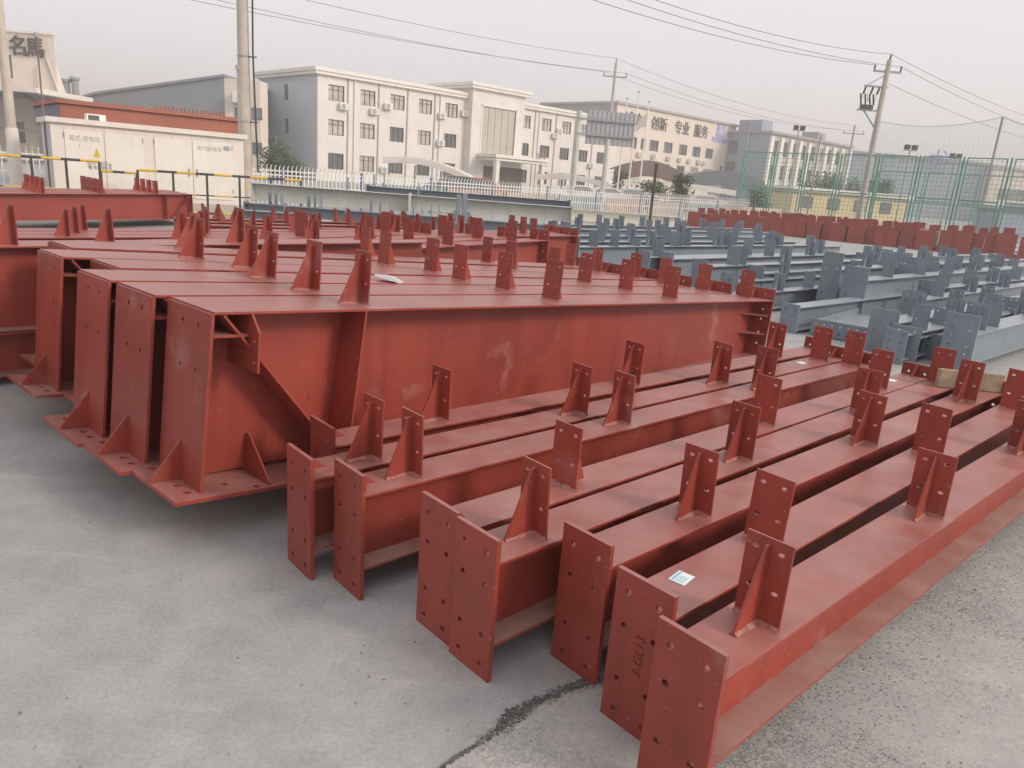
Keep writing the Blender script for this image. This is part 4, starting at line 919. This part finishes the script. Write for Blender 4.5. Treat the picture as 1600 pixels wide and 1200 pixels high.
# grey warehouse
Y = 68; A = dp(150, 148, Y); B = dp(350, 120, Y); C3 = dp(404, 128, Y)
b9 = thing('grey_warehouse', 'dark grey gabled warehouse left of the pale office', 'building', (A.x, Y, 0), 0)
w3 = B.x - A.x
MB().prism([(-6, 0), (w3, 0), (w3, B.z), (0, A.z), (-6, A.z - 2)], 0, 20).build('wall', CLADD, b9)
MB().prism([(-6, A.z - 2), (0, A.z), (w3 + .1, B.z), (w3 + .1, B.z + .22), (0, A.z + .22), (-6, A.z - 1.8)], -.2, 20).build('roof_edge', CLADD, b9)
MB().box(w3 + .001, w3 + 3.1, 0, 2, 0, B.z - .1).build('end_wall', WALLC, b9)
for (px, py) in ((377, 178), (400, 178), (377, 232), (400, 232)):
    p = dp(px, py, Y); g_ = MB().box(p.x - A.x - .55, p.x - A.x + .55, -.05, -.002, p.z - .5, p.z + .5).build('window', FRAME, b9); MB().box(p.x - A.x - .48, p.x - A.x + .48, -.06, -.052, p.z - .43, p.z + .43).build('pane', GLASS, g_)
p = dp(364, 160, Y - .6); o = thing('air_conditioner', 'large white unit hung on the narrow cream wall by the thick pole', 'air conditioner', (p.x, Y - .8, p.z)); MB().box(0, .6, 0, .7, 0, .9).build('casing', WHITEP, o, bev=.02); MB().box(-.05, .65, 0, .75, -.1, -.02).build('bracket', STEELP, o)

# ---------------------------------------------------------------- carports, billboard, flag poles
def carport(label, pl, pr, Y, z0, sag, mt, val=.45):
    a = dp(pl[0], pl[1], Y); b = dp(pr[0], pr[1], Y); L = b.x - a.x
    rt = thing('carport', label, 'carport', (a.x, Y, 0), 0, 'carports behind the fence')
    pts = [(L * k / 12, a.z + (b.z - a.z) * k / 12 + sag * math.sin(math.pi * k / 12)) for k in range(13)]
    MB().prism(pts + [(x, z - .12) for x, z in reversed(pts)], 0, 5).build('roof', mt, rt)
    MB().prism([(x, z - .12) for x, z in pts] + [(x, z - val) for x, z in reversed(pts)], -.05, .0).build('valance', mt, rt)
    for k in range(4): x = L * (.05 + .3 * k); MB().tube((x, .8, 0), (x, .8, a.z + (b.z - a.z) * (.05 + .3 * k) - .1), .06, 8).build('post', STEELP, rt)
    return rt
carport('pale canopy carport before the entrance of the pale office', (598, 245), (735, 276), 55, 2.4, .5, CANOPY)
carport('white canopy carport right of the entrance', (838, 272), (955, 288), 62, 2.4, .35, CANOPY)
carport('broad brown canopy in front of the beige block', (960, 262), (1070, 272), 85, 3, 1.1, BROWN, 1.7)
carport('pale flat carport beneath the lettered beige block', (975, 280), (1150, 298), 66, 2.3, .2, CANOPY)
carport('dark blue grey canopy beside the green fence', (1070, 276), (1195, 284), 82, 3, .9, DARKR, 1.5)
# billboard seen from behind
p0 = dp(905, 180, 48); p1 = dp(952, 200, 50)
rt = thing('billboard', 'grey billboard seen from behind on two green grey steel posts', 'billboard', (p0.x, 48, 0), R(8))
zt_, zb_ = dp(955, 175, 48.5).z, dp(955, 228, 48.5).z
MB().tube((0, 0, 0), (0, 0, zt_ - .1), .16, 12).build('post', GREEN, rt); MB().tube((1.95, 0, 0), (1.95, 0, zb_ + .4), .14, 12).build('post', GREEN, rt)
for z in (zt_ - .55, zb_ + .55): MB().bar((-.1, -.12, z), (3.6, -.12, z), .1, .12).build('cross_beam', STEELP, rt)
pn = MB().box(.55, 3.6, .0, .14, zb_, zt_).build('panel', BILL, rt)
for k in range(11): MB().box(.6 + .29 * k, .64 + .29 * k, -.05, -.001, zb_ + .02, zt_ - .02).build('stiffener', BILL, pn)
for q, (pt, pb) in enumerate((((980, 155), (964, 300)), ((999, 145), (980, 300)), ((1015, 161), (997, 300)))):
    Y = 60; A = dp(pt[0], pt[1], Y); B = dp(pb[0], pb[1], Y); x = (A.x + B.x) / 2
    rt = thing('flag_pole', ('leftmost of the three slim flag poles, partly behind the billboard', 'tallest, middle one of the three flag poles', 'rightmost of the three flag poles with a pale flag')[q], 'flag pole', (x, Y, 0), 0, 'flag poles')
    MB().tube((0, 0, 0), (0, 0, A.z), .07, 8, .04).build('pole', WHITEP, rt); MB().tube((0, 0, A.z), (0, 0, A.z + .12), .08, 8).build('finial', STEELP, rt)
    if q == 2:
        MB().prism([(0, A.z - .7), (-.5, A.z - 1.1), (-.9, A.z - 1.9), (-.8, A.z - 2.2), (-.35, A.z - 1.8), (0, A.z - 1.75)], -.02, .02).build('flag', mat('pale_flag', (.6, .52, .5), .8, .2, .05, 3), rt)

# ---------------------------------------------------------------- utility poles and wires
def wire(label, a, b, sag, r=.012, n=24):
    a = Vector(a); b = Vector(b); pts = []
    for k in range(n + 1):
        t = k / n; p = a.lerp(b, t); p.z -= sag * 4 * t * (1 - t); pts.append(p - a)
    o = MB().poly(pts, r, 5).build('overhead_wire', WIRE, None, a); return tag(o, label, 'wire', 'overhead wires')
def pole_at(top, Y, lab, r0, r1, xo=0):
    A = dp(top[0], top[1], Y); o = thing('utility_pole', lab, 'pole', (A.x, Y, 0)); MB().tube((0, 0, 0), (0, 0, A.z), r0, 14, r1).build('pole', CONCP if r0 > .15 else STEELP, o); return o, A
pa, TA = pole_at((963, 98), 60, 'slim utility pole with one crossarm above the billboard', .16, .10)
zc = dp(962, 120, 60).z
MB().bar((-.9, 0, zc), (.9, 0, zc), .09, .09).build('crossarm', STEELP, pa)
for x in (-.85, .85, 0): MB().tube((x, 0, zc if x else TA.z), (x, 0, (zc if x else TA.z) + .3), .05, 8).build('insulator', STEELP, pa)
pb_, TB = pole_at((1390, 94), 44, 'tall utility pole with switchgear above the green fence', .20, .13)
zB = TB.z
za = dp(1384, 112, 44).z; MB().bar((-.75, 0, za), (.75, 0, za), .1, .1).build('crossarm', STEELP, pb_)
for x in (-.72, .72): MB().tube((x, 0, za), (x, 0, za + .32), .05, 8).build('insulator', BLACK, pb_)
MB().tube((0, 0, zB), (.05, 0, zB + .3), .05, 8).build('insulator', BLACK, pb_)
z2 = dp(1365, 135, 44).z; MB().bar((-1.1, 0, z2), (.2, 0, z2), .09, .09).build('crossarm', STEELP, pb_)
for x in (-1.0, -.6, -.25): MB().tube((x, 0, z2 - .05), (x - .08, 0, z2 - .4), .06, 8).build('fuse', BLACK, pb_)
z3_ = dp(1352, 172, 44).z; MB().bar((-1.25, 0, z3_), (-.1, 0, z3_), .16, .08).build('platform', STEELP, pb_)
MB().bar((-.9, 0, z3_), (-.1, 0, z3_ - .9), .07, .07).build('brace', STEELP, pb_)
sgb = MB().box(-1.1, -.45, -.12, .12, z3_ + .05, z3_ + .28).build('switch_box', BLACK, pb_)
for x in (-1.1, -.85, -.6, -.4): MB().tube((x, 0, z3_ + .28), (x - .12, 0, z3_ + .85), .05, 8).build('bushing', BLACK, pb_)
for x in (-1.0, -.6, -.25): MB().poly([(x - .08, 0, z2 - .4), (x - .15, .0, z2 - .8), (x - .25, 0, z3_ + .85)], .014, 5).build('lead', WIRE, pb_)
MB().bar((-.05, 0, za - .15), (-.95, 0, z2 + .05), .05, .05).build('brace', STEELP, pb_)
pc_, TC = pole_at((1336, 196), 80, 'far slim utility pole with crossarm beside the tall one', .13, .09)
zz = dp(1335, 209, 80).z; MB().bar((-1.1, 0, zz), (1.1, 0, zz), .1, .1).build('crossarm', STEELP, pc_)
for x in (-1.0, 1.0): MB().tube((x, 0, zz), (x, 0, zz + .3), .06, 8).build('insulator', STEELP, pc_)
P3 = lambda px, py, Y: dp(px, py, Y)
wire('upper wire from the top left to the slim pole above the billboard', P3(440, -9, 38), TA + Vector((0, 0, .3)), .25)
wire('middle wire from the top left to the crossarm above the billboard', P3(300, -9, 36), Vector((TA.x - .85, 60, zc + .3)), .3)
wire('lower wire from the top left to the crossarm above the billboard', P3(280, -4, 36), Vector((TA.x + .85, 60, zc + .3)), .3)
wire('upper wire from the slim pole to the far crossarm pole', TA + Vector((0, 0, .3)), Vector((TC.x, 80, TC.z)), .8)
wire('middle wire from the slim pole to the far crossarm pole', Vector((TA.x - .85, 60, zc + .3)), Vector((TC.x - 1, 80, zz + .3)), .8)
wire('lower wire from the slim pole to the far crossarm pole', Vector((TA.x + .85, 60, zc + .3)), Vector((TC.x + 1, 80, zz + .3)), .8)
wire('uppermost wire from the top edge to the tall switchgear pole', P3(990, -12, 30), Vector((TB.x + .05, 44, zB + .3)), .35)
wire('wire from the top edge to the right crossarm end of the tall pole', P3(940, -14, 30), Vector((TB.x + .72, 44, za + .3)), .35)
wire('wire from the top edge to the left crossarm end of the tall pole', P3(890, -12, 30), Vector((TB.x - .72, 44, za + .3)), .35)
wire('uppermost wire leaving the tall pole to the right', Vector((TB.x + .05, 44, zB + .3)), P3(1660, 200, 62), .3)
wire('middle wire leaving the tall pole to the right', Vector((TB.x + .72, 44, za + .3)), P3(1660, 214, 62), .3)
wire('lowest wire leaving the tall pole to the right', Vector((TB.x + .2, 44, za - .6)), P3(1660, 232, 62), .3)

# ---------------------------------------------------------------- green sports court fence with tall net
Y0, Y1 = 44.0, 32.5
A = dp(1163, 245, Y0); B = dp(1660, 262, Y1); A.z = B.z = 0; d = B - A; L = d.length; hd = math.atan2(d.y, d.x)
rt = thing('court_fence', 'green tubular sports court fence with wire mesh panels', 'fence', A, hd)
npn = 8; pw = L / npn; HF = 4.0
wires = MB()
for k in range(npn):
    x0, x1 = k * pw + .16, (k + 1) * pw - .16
    f = MB()
    for z in (.1, 1.98, 2.14, HF): f.bar((x0, 0, z), (x1, 0, z), .05, .05)
    for x in (x0, x1): f.bar((x, 0, .1), (x, 0, HF), .05, .05)
    pnl = f.build('panel_frame', GREENP, rt)
    m = MB(); xx = x0 + .2
    while xx < x1: m.bar((xx, 0, .1), (xx, 0, HF), .014, .014); xx += .2
    z = .3
    while z < HF: m.bar((x0, 0, z), (x1, 0, z), .014, .014); z += .2
    o = m.build('wire_mesh', NETM, pnl); o['kind'] = 'stuff'
for k in range(npn + 1): MB().tube((k * pw, 0, 0), (k * pw, 0, HF + .05), .045, 10).build('post', GREENP, rt)
nn = Vector((-math.sin(hd), math.cos(hd), 0))
c = A + nn * 17
rt = thing('court_fence', 'far side of the green sports court fence', 'fence', c, hd)
for k in range(7):
    f = MB(); x0, x1 = k * 3.4, k * 3.4 + 3.2
    for z in (.1, 2.0, HF): f.bar((x0, 0, z), (x1, 0, z), .06, .06)
    for x in (x0, x1): f.bar((x, 0, 0), (x, 0, HF), .07, .07)
    f.build('panel_frame', GREENP, rt)
# tall net
NT = [((1172, 188), Y0 + .1), ((1283, 211), 40.6), ((1371, 189), 38.0), ((1567, 183), 34.2), ((1720, 200), 31.4)]
netp = []
rt = thing('ball_net', 'tall fine ball net strung on slim posts above the court fence', 'net', (0, 0, 0))
for (px, Y) in NT:
    T = dp(px[0], px[1], Y); netp.append(T); MB().tube((T.x, T.y, 0), (T.x, T.y, T.z), .05, 8).build('post', STEELP, rt)
for (a, b) in ((netp[2], netp[3]), (netp[3], netp[4])):
    m = MB(); n = 30
    def rp(t, z): p = a.lerp(b, t); return (p.x, p.y, z)
    for k in range(n + 1):
        t = k / n; zt_ = a.z + (b.z - a.z) * t - .35 * 4 * t * (1 - t) * .9
        m.bar(rp(t, 4.0), rp(t, zt_), .0035, .0035)
    for q in range(24):
        fz = q / 23
        for k in range(10):
            t0, t1 = k / 10, (k + 1) / 10
            z0 = 4 + (a.z + (b.z - a.z) * t0 - 1.26 * t0 * (1 - t0) - 4) * fz; z1 = 4 + (a.z + (b.z - a.z) * t1 - 1.26 * t1 * (1 - t1) - 4) * fz
            m.bar(rp(t0, z0), rp(t1, z1), .02 if q == 23 else .0035, .02 if q == 23 else .0035)
    o = m.build('net_mesh', NETM, rt); o['kind'] = 'stuff'
# floodlights
for q, (pt, Y) in enumerate((((1248, 204), 62), ((1422, 235), 56), ((1492, 248), 60))):
    T = dp(pt[0], pt[1], Y)
    rt = thing('floodlight', ('leftmost floodlight mast behind the green fence', 'middle floodlight mast with paired lamps', 'rightmost floodlight mast before the blue warehouse')[q], 'floodlight', (T.x, Y, 0), 0, 'court floodlights')
    MB().tube((0, 0, 0), (0, 0, T.z), .07, 8, .05).build('mast', STEELP, rt)
    MB().bar((-.5, 0, T.z), (.5, 0, T.z), .06, .06).build('crossbar', STEELP, rt)
    for x in (-.42, .1): MB().box(x, x + .36, -.15, .12, T.z + .05, T.z + .38).build('lamp', BLACK, rt, bev=.03)
# white goal-like frame and small shed seen through the fence
p = dp(1560, 330, 58)
rt = thing('equipment_shed', 'small blue grey shed behind the court at the right edge', 'shed', (p.x, 58, 0)); MB().box(0, 6, 0, 3, 0, 2.0).build('wall', CLAD, rt); MB().prism([(-.2, 2.0), (6.2, 2.0), (6.2, 2.1), (3, 2.5), (-.2, 2.1)], -.2, 3.2).build('roof', DARKR, rt)

# ---------------------------------------------------------------- parked cars behind the fence
def car(label, px, Y, hd, colr, ln=4.3):
    p = dp(px, 300, Y); rt = thing('parked_car', label, 'car', (p.x, Y, 0), hd, 'cars parked behind the fence')
    M_ = car_mat('car_paint', colr)
    prof = [(0, .35), (.02, .7), (.12, .82), (.95, .92), (1.5, 1.38), (1.8, 1.45), (2.9, 1.45), (3.6, 1.05), (4.2, .95), (4.3, .7), (4.28, .35)]
    MB().prism(prof, 0, 1.7).build('body', M_, rt, bev=.05)
    MB().prism([(1.12, .95), (1.55, 1.34), (2.85, 1.36), (3.35, 1.02)], -.012, 1.712).build('window', GLASS, rt)
    for x in (.8, 3.4):
        for y in (.06, 1.64): 
            w_ = MB().tube((x, y - .1, .31), (x, y + .1, .31), .31, 16).build('wheel', BLACK, rt); MB().tube((x, y - .11, .31), (x, y + .11, .31), .17, 12).build('rim', STEELP, w_)
    for y in (.15, 1.3): MB().box(-.02, .02, y, y + .28, .6, .74).build('headlight', WHITEP, rt)
    return rt
car('white car parked under the canopy left of the flag poles', 905, 58, R(10), (.7, .68, .66)); car('silver car parked under the pale carport right of the flag poles', 945, 59, R(8), (.45, .45, .46))
car('pale car parked at the left under the brown canopy', 1062, 60, R(8), (.6, .58, .55)); car('dark car parked under the canopy before the pale office', 662, 50, R(12), (.08, .09, .1)); car('orange brown car parked near the entrance of the pale office', 696, 51, R(12), (.45, .18, .08))
car('white van-like car parked right of the entrance', 860, 56, R(10), (.72, .7, .68))

# ---------------------------------------------------------------- trees and shrubs
def tree(label, px, Y, h, r, n, name='tree', trunk=.5, leaf=.12, cat='tree', group=None):
    p = dp(px, 300, Y); rt = thing(name, label, cat, (p.x, Y, 0), random.random() * 6, group)
    m = MB(); m.tube((0, 0, 0), (0, 0, h * .75), .05 * h / 3, 8, .015)
    cl_ = []
    for k in range(9):
        a = random.random() * 6.28; z = h * (trunk + (.95 - trunk) * random.random()); rr = r * (.35 + .5 * random.random())
        e = Vector((rr * math.cos(a), rr * math.sin(a), z)); m.tube((0, 0, z * .7), e, .02 * h / 3, 5, .006); cl_.append(e)
    m.build('trunk', BARK, rt)
    v = []; f = []
    for q in range(n):
        c = random.choice(cl_) + Vector((random.gauss(0, r * .28), random.gauss(0, r * .28), random.gauss(0, h * .11)))
        if c.z < h * .08: c.z = h * .1
        a = Vector((random.gauss(0, 1), random.gauss(0, 1), random.gauss(0, .6))).normalized(); b = a.orthogonal().normalized(); s = leaf * random.uniform(.5, 1.2); i = len(v)
        v += [tuple(c - a * s), tuple(c + b * s * .5), tuple(c + a * s), tuple(c - b * s * .5)]; f.append((i, i + 1, i + 2, i + 3))
    me = bpy.data.meshes.new('crown'); me.from_pydata(v, [], f); me.materials.append(LEAF); o = put('crown', me, rt); return rt
random.seed(8)
tree('round bush beside the side door of the pale office', 447, 60, 2.7, 1.3, 1500, 'shrub', .2, .16, 'shrub', 'shrubs')
tree('low bush left of the round one by the side door', 428, 61, 2.2, 1.2, 900, 'shrub', .2, .15, 'shrub', 'shrubs')
tree('dark green tree in front of the beige lettered block', 1062, 60, 2.6, .75, 1300, 'tree', .3, .15)
tree('small shrub by the flag poles', 962, 68, 2.6, 1.2, 900, 'shrub', .2, .15, 'shrub', 'shrubs')
tree('low hedge bush before the dark tree', 1030, 58, 1.9, 1.3, 900, 'shrub', .2, .14, 'shrub', 'shrubs')
tree('tree behind the green fence before the pilastered block', 1288, 90, 4.6, 2.4, 2000, 'tree', .3, .2)
tree('smaller tree beside the tall pole behind the green fence', 1322, 88, 4.0, 1.6, 1500, 'tree', .3, .2)
tree('bush at the foot of the green fence left end', 1185, 60, 2.3, .9, 900, 'shrub', .2, .15, 'shrub', 'shrubs')
tree('bush behind the yellow building', 1372, 92, 4.2, 1.8, 1300, 'shrub', .3, .2, 'shrub', 'shrubs')

# ---------------------------------------------------------------- haze
o = MB().box(-260, 330, -25, 300, -1, 20).build('haze', None)
hm = bpy.data.materials.new('haze'); hm.use_nodes = True; t = hm.node_tree; t.nodes.clear()
v = t.nodes.new('ShaderNodeVolumePrincipled'); v.inputs['Color'].default_value = (.95, .90, .87, 1); v.inputs['Density'].default_value = .0030; v.inputs['Anisotropy'].default_value = .2
mo = t.nodes.new('ShaderNodeOutputMaterial'); t.links.new(v.outputs[0], mo.inputs['Volume']); o.data.materials.append(hm)
o['kind'] = 'stuff'; o['label'] = 'thin pale haze over the whole yard'
